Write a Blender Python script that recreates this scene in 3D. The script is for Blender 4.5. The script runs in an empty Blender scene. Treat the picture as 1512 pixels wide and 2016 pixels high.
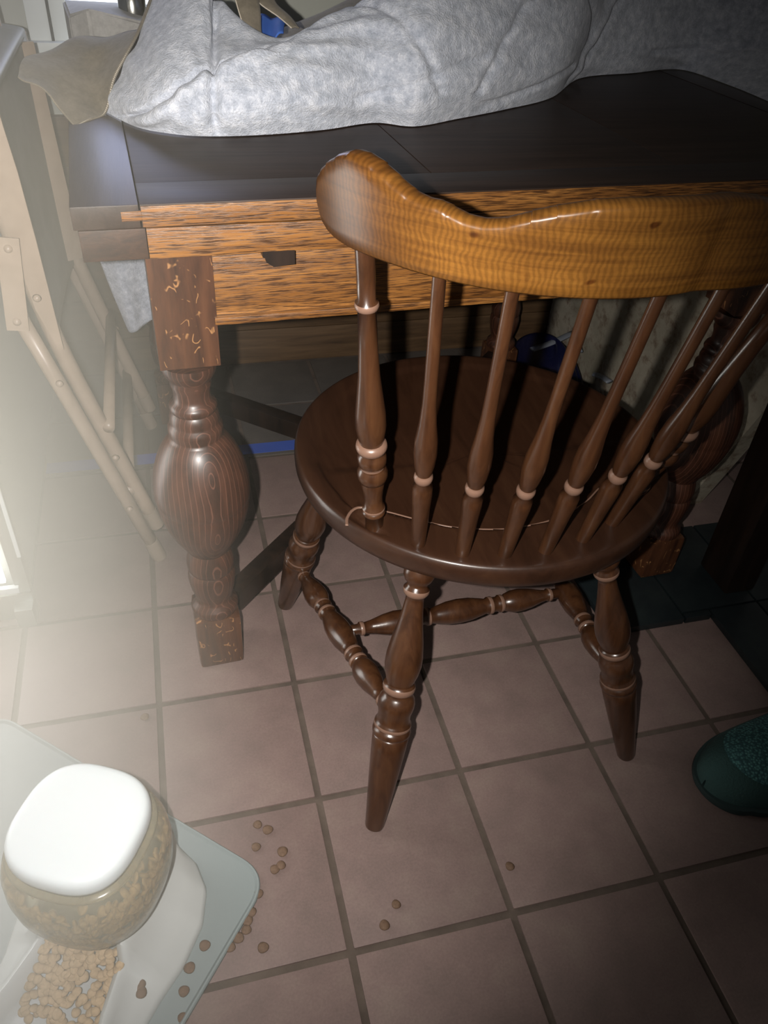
import bpy, bmesh, math, random
import numpy as np
from mathutils import Vector, Matrix
random.seed(7); rng = np.random.default_rng(7)
S = bpy.context.scene
COL = S.collection

# ---------------------------------------------------------------- camera
CAM_P = np.array([-0.11933, -0.60530, 1.02383])
CAM_R = np.array([[0.96705479, -0.24842220, 0.05560075],      # right
                  [-0.11506875, -0.62139549, -0.77500118],     # down
                  [0.22707755, 0.74307069, -0.62950912]])      # forward
FPX = 1568.1
cd = bpy.data.cameras.new('camera'); cam = bpy.data.objects.new('camera', cd); COL.objects.link(cam)
cd.sensor_fit = 'VERTICAL'; cd.sensor_height = 36.0; cd.lens = FPX / 2016 * 36.0
cd.clip_start = 0.02; cd.clip_end = 30
m = Matrix(((CAM_R[0][0], -CAM_R[1][0], -CAM_R[2][0], CAM_P[0]),
            (CAM_R[0][1], -CAM_R[1][1], -CAM_R[2][1], CAM_P[1]),
            (CAM_R[0][2], -CAM_R[1][2], -CAM_R[2][2], CAM_P[2]), (0, 0, 0, 1)))
cam.matrix_world = m
S.camera = cam

# ---------------------------------------------------------------- world, lights, exposure
S.view_settings.view_transform = 'Standard'; S.view_settings.look = 'None'
S.view_settings.exposure = 0.0; S.view_settings.gamma = 1.0; S.view_settings.use_curve_mapping = False
W = bpy.data.worlds.new('world'); S.world = W; W.use_nodes = True
W.node_tree.nodes['Background'].inputs[0].default_value = (0.66, 0.62, 0.58, 1)
W.node_tree.nodes['Background'].inputs[1].default_value = 0.08

def look(o, tgt):
    d = Vector(tgt) - o.location
    o.rotation_euler = d.to_track_quat('-Z', 'Y').to_euler()
def light(name, kind, loc, tgt, energy, color, **kw):
    l = bpy.data.lights.new(name, kind); l.energy = energy; l.color = color
    for k, v in kw.items(): setattr(l, k, v)
    o = bpy.data.objects.new(name, l); COL.objects.link(o); o.location = loc; look(o, tgt); return o
# the phone's flash, a few centimetres left of the lens
light('phone_flash', 'SPOT', tuple(CAM_P - 0.045 * CAM_R[0] - 0.005 * CAM_R[1] + 0.01 * CAM_R[2]), (-0.20, 0.24, 0.42), 88.0, (1.0, 0.95, 0.89),
      spot_size=math.radians(98), spot_blend=0.95, shadow_soft_size=0.006)
# daylight through the glass door on the left and the window at the back
light('door_daylight', 'AREA', (-0.66, 0.415, 0.34), (-0.35, -0.25, 0.05), 4.0, (1.0, 0.97, 0.88), shape='RECTANGLE', size=0.42, size_y=0.5)
light('window_daylight', 'AREA', (-0.13, 1.235, 1.05), (-0.1, 0.4, 0.6), 0.7, (0.42, 0.50, 1.0), shape='RECTANGLE', size=0.2, size_y=0.25)

# ---------------------------------------------------------------- helpers
def ray(u, v):
    d = CAM_R.T @ np.array([(u - 756) / FPX, (v - 1008) / FPX, 1.0]); return d / np.linalg.norm(d)
def at_z(u, v, z): d = ray(u, v); return CAM_P + d * ((z - CAM_P[2]) / d[2])
def at_y(u, v, y): d = ray(u, v); return CAM_P + d * ((y - CAM_P[1]) / d[1])
def at_x(u, v, x): d = ray(u, v); return CAM_P + d * ((x - CAM_P[0]) / d[0])

def wloc(o):
    p = Vector((0, 0, 0))
    while o is not None: p = p + o.location; o = o.parent
    return p
def tag(o, label=None, cat=None, group=None, kind=None):
    if label: o['label'] = label
    if cat: o['category'] = cat
    if group: o['group'] = group
    if kind: o['kind'] = kind
    return o
def empty(name, loc, label, cat, group=None):
    o = bpy.data.objects.new(name, None); COL.objects.link(o); o.location = loc; o.empty_display_size = 0.02
    return tag(o, label, cat, group)
def emit(name, verts, faces, mat, parent=None, smooth=True, loc=None, label=None, auto=None):
    """verts are world coordinates"""
    me = bpy.data.meshes.new(name)
    base = wloc(parent) if parent is not None else Vector((0, 0, 0))
    o_loc = Vector((0, 0, 0))
    if parent is None and loc is not None: o_loc = Vector(loc)
    off = base + o_loc
    me.from_pydata([tuple(Vector(v) - off) for v in verts], [], faces)
    me.validate(); me.update()
    if smooth:
        me.polygons.foreach_set('use_smooth', [True] * len(me.polygons))
    if mat: me.materials.append(mat)
    o = bpy.data.objects.new(name, me); COL.objects.link(o); o.location = o_loc
    if parent is not None: o.parent = parent
    bm = bmesh.new(); bm.from_mesh(me); bmesh.ops.recalc_face_normals(bm, faces=bm.faces); bm.to_mesh(me); bm.free()
    if auto is not None:
        me.set_sharp_from_angle(angle=math.radians(auto))
    if label: o['label'] = label
    return o
def mesh_join(*parts):
    V, F = [], []
    for v, f in parts:
        n = len(V); V += list(v); F += [tuple(i + n for i in q) for q in f]
    return V, F
def basis(a, b):
    a = Vector(a); b = Vector(b); z = (b - a).normalized()
    x = Vector((1, 0, 0)) if abs(z.x) < 0.9 else Vector((0, 1, 0))
    y = z.cross(x).normalized(); x = y.cross(z).normalized()
    return a, z, x, y, (b - a).length
def lathe(a, b, prof, segs=28, cap=True):
    """prof: list (s in 0..1 along a->b, radius)"""
    a, z, x, y, L = basis(a, b)
    V, F = [], []
    for s, r in prof:
        for k in range(segs):
            t = 2 * math.pi * k / segs
            V.append(tuple(a + z * (s * L) + (x * math.cos(t) + y * math.sin(t)) * r))
    n = len(prof)
    for i in range(n - 1):
        for k in range(segs):
            k2 = (k + 1) % segs
            F.append((i * segs + k, i * segs + k2, (i + 1) * segs + k2, (i + 1) * segs + k))
    if cap:
        F.append(tuple(range(segs - 1, -1, -1))); F.append(tuple((n - 1) * segs + k for k in range(segs)))
    return V, F
def smooth_prof(pts, n=6):
    """Catmull-Rom through (s,r); a pair repeated at equal s makes a crisp step"""
    P = [np.array(p, float) for p in pts]; out = []
    for i in range(len(P) - 1):
        p0 = P[max(i - 1, 0)]; p1 = P[i]; p2 = P[i + 1]; p3 = P[min(i + 2, len(P) - 1)]
        for k in range(n):
            t = k / n
            q = 0.5 * ((2 * p1) + (-p0 + p2) * t + (2 * p0 - 5 * p1 + 4 * p2 - p3) * t * t + (-p0 + 3 * p1 - 3 * p2 + p3) * t ** 3)
            q[0] = p1[0] + (p2[0] - p1[0]) * t
            out.append((q[0], max(q[1], 0.001)))
    out.append(tuple(P[-1])); return out
def bead(s, r, w, r0, r1=None):
    """a small turned ring at s with half width w standing out to r from neighbours r0,r1"""
    r1 = r0 if r1 is None else r1
    return [(s - w, r0), (s - 0.8 * w, r0 + 0.6 * (r - r0)), (s - 0.35 * w, r), (s + 0.35 * w, r), (s + 0.8 * w, r1 + 0.6 * (r - r1)), (s + w, r1)]
def worn_bands(o, prof, bands, segs, material):
    o.data.materials.append(material); n = len(prof); idx = []
    for i in range(n - 1):
        sm = (prof[i][0] + prof[i + 1][0]) / 2
        w = 1 if any(a < sm < b for a, b in bands) else 0
        idx += [w] * segs
    idx += [0] * (len(o.data.polygons) - len(idx))
    o.data.polygons.foreach_set('material_index', idx); return o
def tube(pts, r, segs=12, flat=1.0, closed=False):
    V, F = [], []
    P = [Vector(p) for p in pts]; n = len(P)
    rr = r if hasattr(r, '__len__') else [r] * n
    up = Vector((0, 0, 1)); prev = None
    for i, p in enumerate(P):
        d = (P[min(i + 1, n - 1)] - P[max(i - 1, 0)]).normalized()
        x = (prev - d * prev.dot(d)) if prev is not None else (up.cross(d) if abs(d.z) < 0.95 else Vector((1, 0, 0)).cross(d))
        x.normalize(); prev = x; y = d.cross(x)
        for k in range(segs):
            t = 2 * math.pi * k / segs
            V.append(tuple(p + x * math.cos(t) * rr[i] + y * math.sin(t) * rr[i] * flat))
    for i in range(n - 1):
        for k in range(segs):
            k2 = (k + 1) % segs
            F.append((i * segs + k, i * segs + k2, (i + 1) * segs + k2, (i + 1) * segs + k))
    F.append(tuple(range(segs - 1, -1, -1))); F.append(tuple((n - 1) * segs + k for k in range(segs)))
    return V, F
def box(cx, cy, cz, sx, sy, sz, rot=0.0, bev=0.0, frame=None):
    """box centred at c, sizes s; bevelled with bev; rotated about z by rot"""
    bm = bmesh.new(); bmesh.ops.create_cube(bm, size=1.0)
    bmesh.ops.scale(bm, vec=(sx, sy, sz), verts=bm.verts)
    if bev > 0: bmesh.ops.bevel(bm, geom=list(bm.edges), offset=bev, segments=2, affect='EDGES', profile=0.7)
    if rot: bmesh.ops.rotate(bm, cent=(0, 0, 0), matrix=Matrix.Rotation(rot, 3, 'Z'), verts=bm.verts)
    bmesh.ops.translate(bm, vec=(cx, cy, cz), verts=bm.verts)
    bm.verts.ensure_lookup_table(); bm.verts.index_update()
    V = [tuple(v.co) for v in bm.verts]; F = [tuple(v.index for v in f.verts) for f in bm.faces]; bm.free()
    return V, F
def bar(p0, p1, w, h, bev=0.002):
    """rectangular bar from p0 to p1; w across (horizontal), h the other way"""
    a, z, x, y, L = basis(p0, p1)
    up = Vector((0, 0, 1)); x = up.cross(z)
    if x.length < 1e-4: x = Vector((1, 0, 0))
    x.normalize(); y = z.cross(x)
    V, F = box(0, 0, 0, w, h, L, 0, bev)
    c = a + z * L / 2
    return [tuple(c + x * v[0] + y * v[1] + z * v[2]) for v in V], F
def cr(P, t):
    """Catmull-Rom on a list of arrays at parameter t in 0..len-1"""
    n = len(P); i = min(int(t), n - 2); f = t - i
    p1, p2 = P[i], P[i + 1]
    p0 = P[i - 1] if i > 0 else 2 * p1 - p2
    p3 = P[i + 2] if i + 2 < n else 2 * p2 - p1
    return 0.5 * ((2 * p1) + (-p0 + p2) * f + (2 * p0 - 5 * p1 + 4 * p2 - p3) * f * f + (-p0 + 3 * p1 - 3 * p2 + p3) * f ** 3)
def patch(ctrl, nu, nv, disp=None, thick=0.0):
    """ctrl[row][col] control points -> smooth grid surface, with optional displacement along the normal"""
    C = [[np.array(p, float) for p in row] for row in ctrl]
    R = len(C); K = len(C[0])
    G = np.zeros((nv, nu, 3))
    for a in range(nu):
        tu = a / (nu - 1) * (K - 1)
        col = [cr(C[r], tu) for r in range(R)]
        for b in range(nv): G[b, a] = cr(col, b / (nv - 1) * (R - 1))
    du = np.gradient(G, axis=1); dv = np.gradient(G, axis=0)
    N = np.cross(du, dv); N /= (np.linalg.norm(N, axis=2, keepdims=True) + 1e-9)
    if disp is not None:
        D = np.zeros((nv, nu))
        for b in range(nv):
            for a in range(nu): D[b, a] = disp(a / (nu - 1), b / (nv - 1))
        G = G + N * D[..., None]
    V = [tuple(G[b, a]) for b in range(nv) for a in range(nu)]
    F = [(b * nu + a, b * nu + a + 1, (b + 1) * nu + a + 1, (b + 1) * nu + a) for b in range(nv - 1) for a in range(nu - 1)]
    if thick > 0:
        n = len(V)
        V += [tuple(G[b, a] - N[b, a] * thick) for b in range(nv) for a in range(nu)]
        F += [tuple(n + i for i in reversed(q)) for q in F[:]]
        ring = [a for a in range(nu)] + [b * nu + nu - 1 for b in range(1, nv)] + [(nv - 1) * nu + a for a in range(nu - 2, -1, -1)] + [b * nu for b in range(nv - 2, 0, -1)]
        for i in range(len(ring)):
            p, q = ring[i], ring[(i + 1) % len(ring)]
            F.append((q, p, n + p, n + q))
    return V, F, G

# ---------------------------------------------------------------- materials
def mat(name, col=(0.5, 0.5, 0.5), rough=0.5, **kw):
    M = bpy.data.materials.new(name); M.use_nodes = True
    b = M.node_tree.nodes['Principled BSDF']
    b.inputs['Base Color'].default_value = (*col, 1); b.inputs['Roughness'].default_value = rough
    for k, v in kw.items(): b.inputs[k].default_value = v
    return M
def nodes(M): return M.node_tree.nodes, M.node_tree.links, M.node_tree.nodes['Principled BSDF']
def coords(M, scale=(1, 1, 1), loc=(0, 0, 0), rot=(0, 0, 0), kind='Object'):
    N, L, b = nodes(M)
    t = N.new('ShaderNodeTexCoord'); mp = N.new('ShaderNodeMapping')
    mp.inputs['Scale'].default_value = scale; mp.inputs['Location'].default_value = loc; mp.inputs['Rotation'].default_value = rot
    L.new(t.outputs[kind], mp.inputs['Vector']); return mp.outputs['Vector']
def noise(M, vec, scale, detail=4, rough=0.55, dist=0.0):
    N, L, b = nodes(M); n = N.new('ShaderNodeTexNoise'); n.inputs['Scale'].default_value = scale
    n.inputs['Detail'].default_value = detail; n.inputs['Roughness'].default_value = rough; n.inputs['Distortion'].default_value = dist
    L.new(vec, n.inputs['Vector']); return n.outputs['Fac']
def ramp(M, fac, stops):
    N, L, b = nodes(M); r = N.new('ShaderNodeValToRGB'); e = r.color_ramp.elements
    e[0].position, e[0].color = stops[0][0], (*stops[0][1], 1)
    e[1].position, e[1].color = stops[-1][0], (*stops[-1][1], 1)
    for p, c in stops[1:-1]:
        x = e.new(p); x.color = (*c, 1)
    L.new(fac, r.inputs['Fac']); return r.outputs['Color']
def mixc(M, fac, a, b_, mode='MIX'):
    N, L, b = nodes(M); x = N.new('ShaderNodeMix'); x.data_type = 'RGBA'; x.blend_type = mode
    for s, v in ((x.inputs['Factor'], fac), (x.inputs['A'], a), (x.inputs['B'], b_)):
        if isinstance(v, (int, float)): s.default_value = v
        elif isinstance(v, tuple): s.default_value = (*v, 1)
        else: L.new(v, s)
    return x.outputs['Result']
def bump(M, h, strength=0.3, dist=0.002):
    N, L, b = nodes(M); x = N.new('ShaderNodeBump'); x.inputs['Strength'].default_value = strength; x.inputs['Distance'].default_value = dist
    L.new(h, x.inputs['Height']); L.new(x.outputs['Normal'], b.inputs['Normal'])
def setc(M, c): N, L, b = nodes(M); L.new(c, b.inputs['Base Color'])

def wood(name, dark, mid, light_, grain=(3, 3, 60), rough=0.35, coat=0.3, nscale=1.0, spec=0.5, fine=0.25):
    """grain: mapping scale; the LARGE axes run across the grain"""
    M = mat(name, mid, rough); N, L, b = nodes(M)
    b.inputs['Coat Weight'].default_value = coat; b.inputs['Coat Roughness'].default_value = 0.18
    v = coords(M, grain)
    a = noise(M, v, nscale, 6, 0.65, 0.6)
    c = ramp(M, a, [(0.25, dark), (0.5, mid), (0.75, light_)])
    f = noise(M, coords(M, tuple(g * 5 for g in grain)), nscale, 3, 0.6)
    c2 = mixc(M, fine, c, ramp(M, f, [(0.35, tuple(x * 0.35 for x in dark)), (0.6, light_)]), 'MULTIPLY')
    c2 = mixc(M, 0.75, c, c2)
    setc(M, c2); bump(M, f, 0.12, 0.0008)
    return M

M_oakX = wood('oak_grain_x', (0.115, 0.043, 0.009), (0.215, 0.088, 0.019), (0.33, 0.150, 0.038), (3, 50, 70), 0.42, 0.12, 1.0, fine=0.0)
N_, L_, b_ = nodes(M_oakX)
pores = ramp(M_oakX, noise(M_oakX, coords(M_oakX, (14, 650, 900)), 1.0, 3, 0.6, 0.15), [(0.42, (0.10, 0.07, 0.06)), (0.53, (1, 1, 1))])
old = b_.inputs['Base Color'].links[0].from_socket
setc(M_oakX, mixc(M_oakX, 0.85, old, pores, 'MULTIPLY')); bump(M_oakX, pores, 0.25, 0.0006)
M_top = wood('oak_top_dark', (0.018, 0.010, 0.007), (0.036, 0.022, 0.016), (0.055, 0.034, 0.025), (4, 60, 60), 0.50, 0.03, 1.0)
M_topY = wood('oak_top_dark_end', (0.018, 0.010, 0.007), (0.036, 0.022, 0.016), (0.055, 0.035, 0.026), (60, 4, 60), 0.44, 0.10, 1.0)
M_top.node_tree.nodes['Principled BSDF'].inputs['Specular IOR Level'].default_value = 0.3
M_endgrain = wood('oak_end_grain', (0.015, 0.007, 0.004), (0.050, 0.022, 0.011), (0.10, 0.048, 0.024), (40, 40, 90), 0.55, 0.1, 1.0, fine=0.6)
M_chair = wood('maple_brown', (0.024, 0.0092, 0.0040), (0.054, 0.0212, 0.0088), (0.082, 0.035, 0.0145), (60, 60, 6), 0.28, 0.35, 1.0, fine=0.3)
M_seat = wood('maple_seat', (0.020, 0.0078, 0.0036), (0.034, 0.0136, 0.0066), (0.047, 0.0205, 0.0098), (30, 5, 30), 0.38, 0.2, 1.0, fine=0.25)
M_worn = mat('worn_lacquer', (0.150, 0.086, 0.060), 0.35)
M_darkwood = wood('dark_wood', (0.006, 0.004, 0.003), (0.016, 0.009, 0.006), (0.03, 0.016, 0.01), (40, 40, 5), 0.4, 0.2)
M_plank = wood('plank_wood', (0.045, 0.025, 0.012), (0.10, 0.058, 0.028), (0.15, 0.09, 0.045), (4, 60, 60), 0.5, 0.1)

# quarter-sawn oak of the table legs: dark red-brown with light ray flecks and ring figure
M_leg = mat('oak_leg', (0.1, 0.04, 0.02), 0.42); N_, L_, b_ = nodes(M_leg)
b_.inputs['Coat Weight'].default_value = 0.15; b_.inputs['Coat Roughness'].default_value = 0.25
c_ = ramp(M_leg, noise(M_leg, coords(M_leg, (60, 60, 6)), 1.0, 5, 0.6, 0.4), [(0.3, (0.018, 0.0075, 0.004)), (0.55, (0.052, 0.0185, 0.0095)), (0.8, (0.078, 0.030, 0.015))])
wv = N_.new('ShaderNodeTexWave'); wv.wave_type = 'RINGS'; wv.rings_direction = 'Z'; wv.inputs['Scale'].default_value = 46
wv.inputs['Distortion'].default_value = 1.6; wv.inputs['Detail'].default_value = 2; wv.inputs['Detail Scale'].default_value = 0.6
L_.new(coords(M_leg, (1, 1, 0.10), (0.4495 - 0.012, 0.3352 + 0.056, 0.0)), wv.inputs['Vector'])
c_ = mixc(M_leg, ramp(M_leg, wv.outputs['Fac'], [(0.93, (0, 0, 0)), (1.0, (0.45, 0.45, 0.45))]), c_, (0.20, 0.085, 0.055))
setc(M_leg, c_)
M_legblock = mat('oak_leg_block', (0.1, 0.04, 0.02), 0.38); N_, L_, b_ = nodes(M_legblock)
b_.inputs['Coat Weight'].default_value = 0.3; b_.inputs['Coat Roughness'].default_value = 0.2
c_ = ramp(M_legblock, noise(M_legblock, coords(M_legblock, (70, 70, 8)), 1.0, 5, 0.6, 0.4), [(0.3, (0.028, 0.010, 0.0048)), (0.55, (0.072, 0.027, 0.0115)), (0.8, (0.105, 0.042, 0.0185))])
fl = noise(M_legblock, coords(M_legblock, (70, 70, 38), rot=(0.2, 0.5, 0.3)), 1.0, 1, 0.3, 0.4)
k_ = ramp(M_legblock, fl, [(0.475, (0, 0, 0)), (0.493, (1, 1, 1)), (0.507, (1, 1, 1)), (0.525, (0, 0, 0))])
g_ = ramp(M_legblock, noise(M_legblock, coords(M_legblock, (60, 60, 60), (3, 1, 2)), 1.0, 2), [(0.55, (0, 0, 0)), (0.60, (0.8, 0.8, 0.8))])
c_ = mixc(M_legblock, mixc(M_legblock, 1.0, k_, g_, 'MULTIPLY'), c_, (0.36, 0.18, 0.07)); setc(M_legblock, c_)

# curly maple of the crest rail
M_crest = mat('curly_maple_crest', (0.3, 0.14, 0.03), 0.33); N_, L_, b_ = nodes(M_crest)
b_.inputs['Coat Weight'].default_value = 0.0; b_.inputs['Specular IOR Level'].default_value = 0.35
v_ = coords(M_crest, (1, 1, 1), kind='UV')
wv = N_.new('ShaderNodeTexWave'); wv.wave_type = 'BANDS'; wv.bands_direction = 'X'; wv.inputs['Scale'].default_value = 30
wv.inputs['Distortion'].default_value = 9; wv.inputs['Detail'].default_value = 4; wv.inputs['Detail Scale'].default_value = 0.8
L_.new(v_, wv.inputs['Vector'])
curl = ramp(M_crest, wv.outputs['Fac'], [(0.15, (0.80, 0.80, 0.80)), (0.8, (1.08, 1.08, 1.08))])
gr = noise(M_crest, coords(M_crest, (3, 70, 1), kind='UV'), 1.0, 5, 0.6, 0.3)
base = ramp(M_crest, gr, [(0.3, (0.100, 0.040, 0.008)), (0.55, (0.165, 0.070, 0.013)), (0.8, (0.215, 0.098, 0.019))])
blot = ramp(M_crest, noise(M_crest, coords(M_crest, (5, 5, 1), kind='UV'), 1.0, 3, 0.6), [(0.3, (0.72, 0.68, 0.66)), (0.65, (1.1, 1.1, 1.05))])
spots = ramp(M_crest, noise(M_crest, coords(M_crest, (22, 30, 1), kind='UV'), 1.0, 1, 0.3), [(0.74, (1, 1, 1)), (0.80, (0.45, 0.35, 0.35))])
c_ = mixc(M_crest, 1.0, base, curl, 'MULTIPLY'); c_ = mixc(M_crest, 1.0, c_, blot, 'MULTIPLY'); c_ = mixc(M_crest, 1.0, c_, spots, 'MULTIPLY')
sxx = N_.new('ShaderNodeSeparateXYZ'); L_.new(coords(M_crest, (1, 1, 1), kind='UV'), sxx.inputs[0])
c_ = mixc(M_crest, 1.0, c_, ramp(M_crest, sxx.outputs['X'], [(0.02, (0.36, 0.32, 0.36)), (0.20, (0.62, 0.58, 0.62)), (0.36, (1, 1, 1))]), 'MULTIPLY')   # darker towards the left lobe
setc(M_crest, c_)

# tiles
def tile_mat(name, a, b, c, rough):
    M = mat(name, b, rough); N, L, bs = nodes(M)
    oi = N.new('ShaderNodeObjectInfo')
    add = N.new('ShaderNodeVectorMath'); add.operation = 'ADD'
    L.new(coords(M, (1, 1, 1)), add.inputs[0]); L.new(oi.outputs['Location'], add.inputs[1])
    n1 = noise(M, add.outputs[0], 14, 5, 0.6); n2 = noise(M, add.outputs[0], 320, 2, 0.7)
    cc = ramp(M, n1, [(0.3, a), (0.5, b), (0.72, c)])
    cc = mixc(M, 0.35, cc, ramp(M, n2, [(0.3, (0.62, 0.62, 0.62)), (0.7, (1.1, 1.1, 1.1))]), 'MULTIPLY')
    hv = N.new('ShaderNodeHueSaturation'); L.new(cc, hv.inputs['Color'])
    mr = N.new('ShaderNodeMapRange'); mr.inputs['To Min'].default_value = 0.90; mr.inputs['To Max'].default_value = 1.08
    L.new(oi.outputs['Random'], mr.inputs['Value']); L.new(mr.outputs['Result'], hv.inputs['Value'])
    L.new(hv.outputs['Color'], bs.inputs['Base Color']); bump(M, n2, 0.10, 0.0006)
    return M
M_tile = tile_mat('terracotta_tile', (0.150, 0.108, 0.096), (0.178, 0.124, 0.112), (0.200, 0.148, 0.128), 0.55)
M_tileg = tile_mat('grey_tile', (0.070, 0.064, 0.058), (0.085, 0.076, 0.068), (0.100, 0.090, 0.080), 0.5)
M_slate = tile_mat('dark_slate_tile', (0.006, 0.010, 0.012), (0.010, 0.015, 0.017), (0.015, 0.022, 0.022), 0.45)
M_grout = mat('grout', (0.10, 0.072, 0.055), 0.9); bump(M_grout, noise(M_grout, coords(M_grout), 260, 3), 0.5, 0.001)
setc(M_grout, ramp(M_grout, noise(M_grout, coords(M_grout), 26, 4), [(0.3, (0.062, 0.046, 0.036)), (0.7, (0.100, 0.076, 0.060))]))
M_wall = mat('pale_plaster', (0.42, 0.43, 0.38), 0.85); bump(M_wall, noise(M_wall, coords(M_wall), 60, 4), 0.2, 0.002)
M_stain = mat('stained_plaster', (0.12, 0.1, 0.07), 0.85)
setc(M_stain, mixc(M_stain, ramp(M_stain, noise(M_stain, coords(M_stain), 30, 5, 0.7), [(0.48, (0, 0, 0)), (0.66, (0.8, 0.8, 0.8))]),
     ramp(M_stain, noise(M_stain, coords(M_stain), 12, 4), [(0.3, (0.24, 0.22, 0.165)), (0.7, (0.38, 0.34, 0.27))]), (0.12, 0.07, 0.04)))
bump(M_stain, noise(M_stain, coords(M_stain), 90, 4), 0.4, 0.002)
M_white = mat('white_paint', (0.62, 0.65, 0.62), 0.5)
M_dark = mat('black_gap', (0.03, 0.035, 0.035), 0.7)
M_alu = mat('aluminium_frame', (0.30, 0.31, 0.28), 0.35, Metallic=0.8)
M_tape = mat('blue_tape', (0.045, 0.09, 0.36), 0.6); bump(M_tape, noise(M_tape, coords(M_tape), 300, 2), 0.2, 0.0004)
M_chairtan = mat('tan_enamel', (0.31, 0.235, 0.175), 0.36)
setc(M_chairtan, ramp(M_chairtan, noise(M_chairtan, coords(M_chairtan), 30, 4), [(0.3, (0.28, 0.21, 0.155)), (0.7, (0.34, 0.26, 0.195))]))
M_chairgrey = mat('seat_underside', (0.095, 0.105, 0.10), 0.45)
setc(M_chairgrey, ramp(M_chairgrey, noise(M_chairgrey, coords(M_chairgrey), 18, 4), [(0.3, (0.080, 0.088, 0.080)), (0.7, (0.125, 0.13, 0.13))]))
M_rubber = mat('tan_rubber_tip', (0.24, 0.185, 0.14), 0.7)
M_brownpaint = mat('brown_paint', (0.12, 0.085, 0.06), 0.5)

# cloths
def fleece_mat(name, a, b, c, sc, bs, rough=0.95, sheen=0.5):
    M = mat(name, b, rough); N, L, x = nodes(M); x.inputs['Sheen Weight'].default_value = sheen; x.inputs['Sheen Roughness'].default_value = 0.5
    n1 = noise(M, coords(M, (1, 1, 1)), sc, 5, 0.65); n2 = noise(M, coords(M), sc * 5, 3, 0.7)
    cc = ramp(M, n1, [(0.32, a), (0.5, b), (0.68, c)])
    cc = mixc(M, 0.45, cc, ramp(M, n2, [(0.35, (0.7, 0.7, 0.72)), (0.65, (1.1, 1.1, 1.1))]), 'MULTIPLY'); setc(M, cc)
    ad = N.new('ShaderNodeMath'); ad.operation = 'ADD'; L.new(n1, ad.inputs[0]); L.new(n2, ad.inputs[1]); bump(M, ad.outputs[0], bs, 0.004)
    return M
M_fleece = fleece_mat('white_fleece', (0.38, 0.42, 0.50), (0.56, 0.60, 0.69), (0.78, 0.81, 0.89), 75, 0.8)
M_taupe = fleece_mat('taupe_cloth', (0.150, 0.130, 0.095), (0.185, 0.160, 0.120), (0.22, 0.19, 0.145), 25, 0.12, 0.9, 0.1)
M_thread = mat('stitching_thread', (0.55, 0.49, 0.40), 0.8)
M_box = fleece_mat('pale_canvas', (0.30, 0.29, 0.27), (0.36, 0.35, 0.33), (0.41, 0.40, 0.38), 22, 0.1, 0.9, 0.1)
M_tin = mat('steel_tin', (0.45, 0.45, 0.42), 0.22, Metallic=1.0)
M_tinlabel = mat('tin_label', (0.06, 0.065, 0.07), 0.5)
M_bluecloth = mat('blue_cloth', (0.06, 0.16, 0.55), 0.8)
M_bagblue = mat('navy_plastic', (0.006, 0.007, 0.030), 0.35); bump(M_bagblue, noise(M_bagblue, coords(M_bagblue), 40, 3), 0.5, 0.004)
M_bagwhite = mat('bag_white_print', (0.20, 0.22, 0.26), 0.4)
# feeder
M_plastic = mat('white_plastic', (0.50, 0.54, 0.55), 0.35, **{'Subsurface Weight': 0.05})
M_base = mat('cream_plastic', (0.42, 0.435, 0.42), 0.28)
M_hopper = mat('smoky_clear_plastic', (0.66, 0.61, 0.46), 0.12); N_, L_, b_ = nodes(M_hopper)
b_.inputs['Transmission Weight'].default_value = 0.86; b_.inputs['IOR'].default_value = 1.25; b_.inputs['Roughness'].default_value = 0.2
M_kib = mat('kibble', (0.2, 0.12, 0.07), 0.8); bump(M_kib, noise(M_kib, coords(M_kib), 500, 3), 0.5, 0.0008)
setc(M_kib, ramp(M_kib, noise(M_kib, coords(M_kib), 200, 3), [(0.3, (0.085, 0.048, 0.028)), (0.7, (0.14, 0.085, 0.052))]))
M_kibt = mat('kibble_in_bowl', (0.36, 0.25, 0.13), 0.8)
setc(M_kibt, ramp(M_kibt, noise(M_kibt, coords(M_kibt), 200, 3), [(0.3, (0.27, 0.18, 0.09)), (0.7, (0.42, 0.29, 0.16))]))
M_mat = mat('grey_silicone', (0.175, 0.205, 0.205), 0.6); bump(M_mat, noise(M_mat, coords(M_mat), 400, 2), 0.15, 0.0005)
M_knit = mat('teal_knit', (0.03, 0.1, 0.1), 0.95); N_, L_, b_ = nodes(M_knit)
vo = N_.new('ShaderNodeTexVoronoi'); vo.inputs['Scale'].default_value = 260; L_.new(coords(M_knit), vo.inputs['Vector'])
setc(M_knit, ramp(M_knit, vo.outputs['Distance'], [(0.0, (0.10, 0.27, 0.25)), (0.6, (0.022, 0.07, 0.075))])); bump(M_knit, vo.outputs['Distance'], 0.8, 0.002)
M_knitdark = mat('teal_knit_edge', (0.022, 0.058, 0.055), 0.95); bump(M_knitdark, noise(M_knitdark, coords(M_knitdark), 300, 3), 0.8, 0.002)
M_sole = mat('dark_sole', (0.012, 0.028, 0.028), 0.7)
def emis(name, col, st):
    M = mat(name, col, 0.5); N, L, b = nodes(M); b.inputs['Emission Color'].default_value = (*col, 1); b.inputs['Emission Strength'].default_value = st; return M
M_daylight = emis('daylight_glass', (1.0, 1.0, 0.97), 2.4)
M_skyglass = emis('window_daylight_glass', (0.86, 0.92, 1.0), 2.2)

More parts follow.
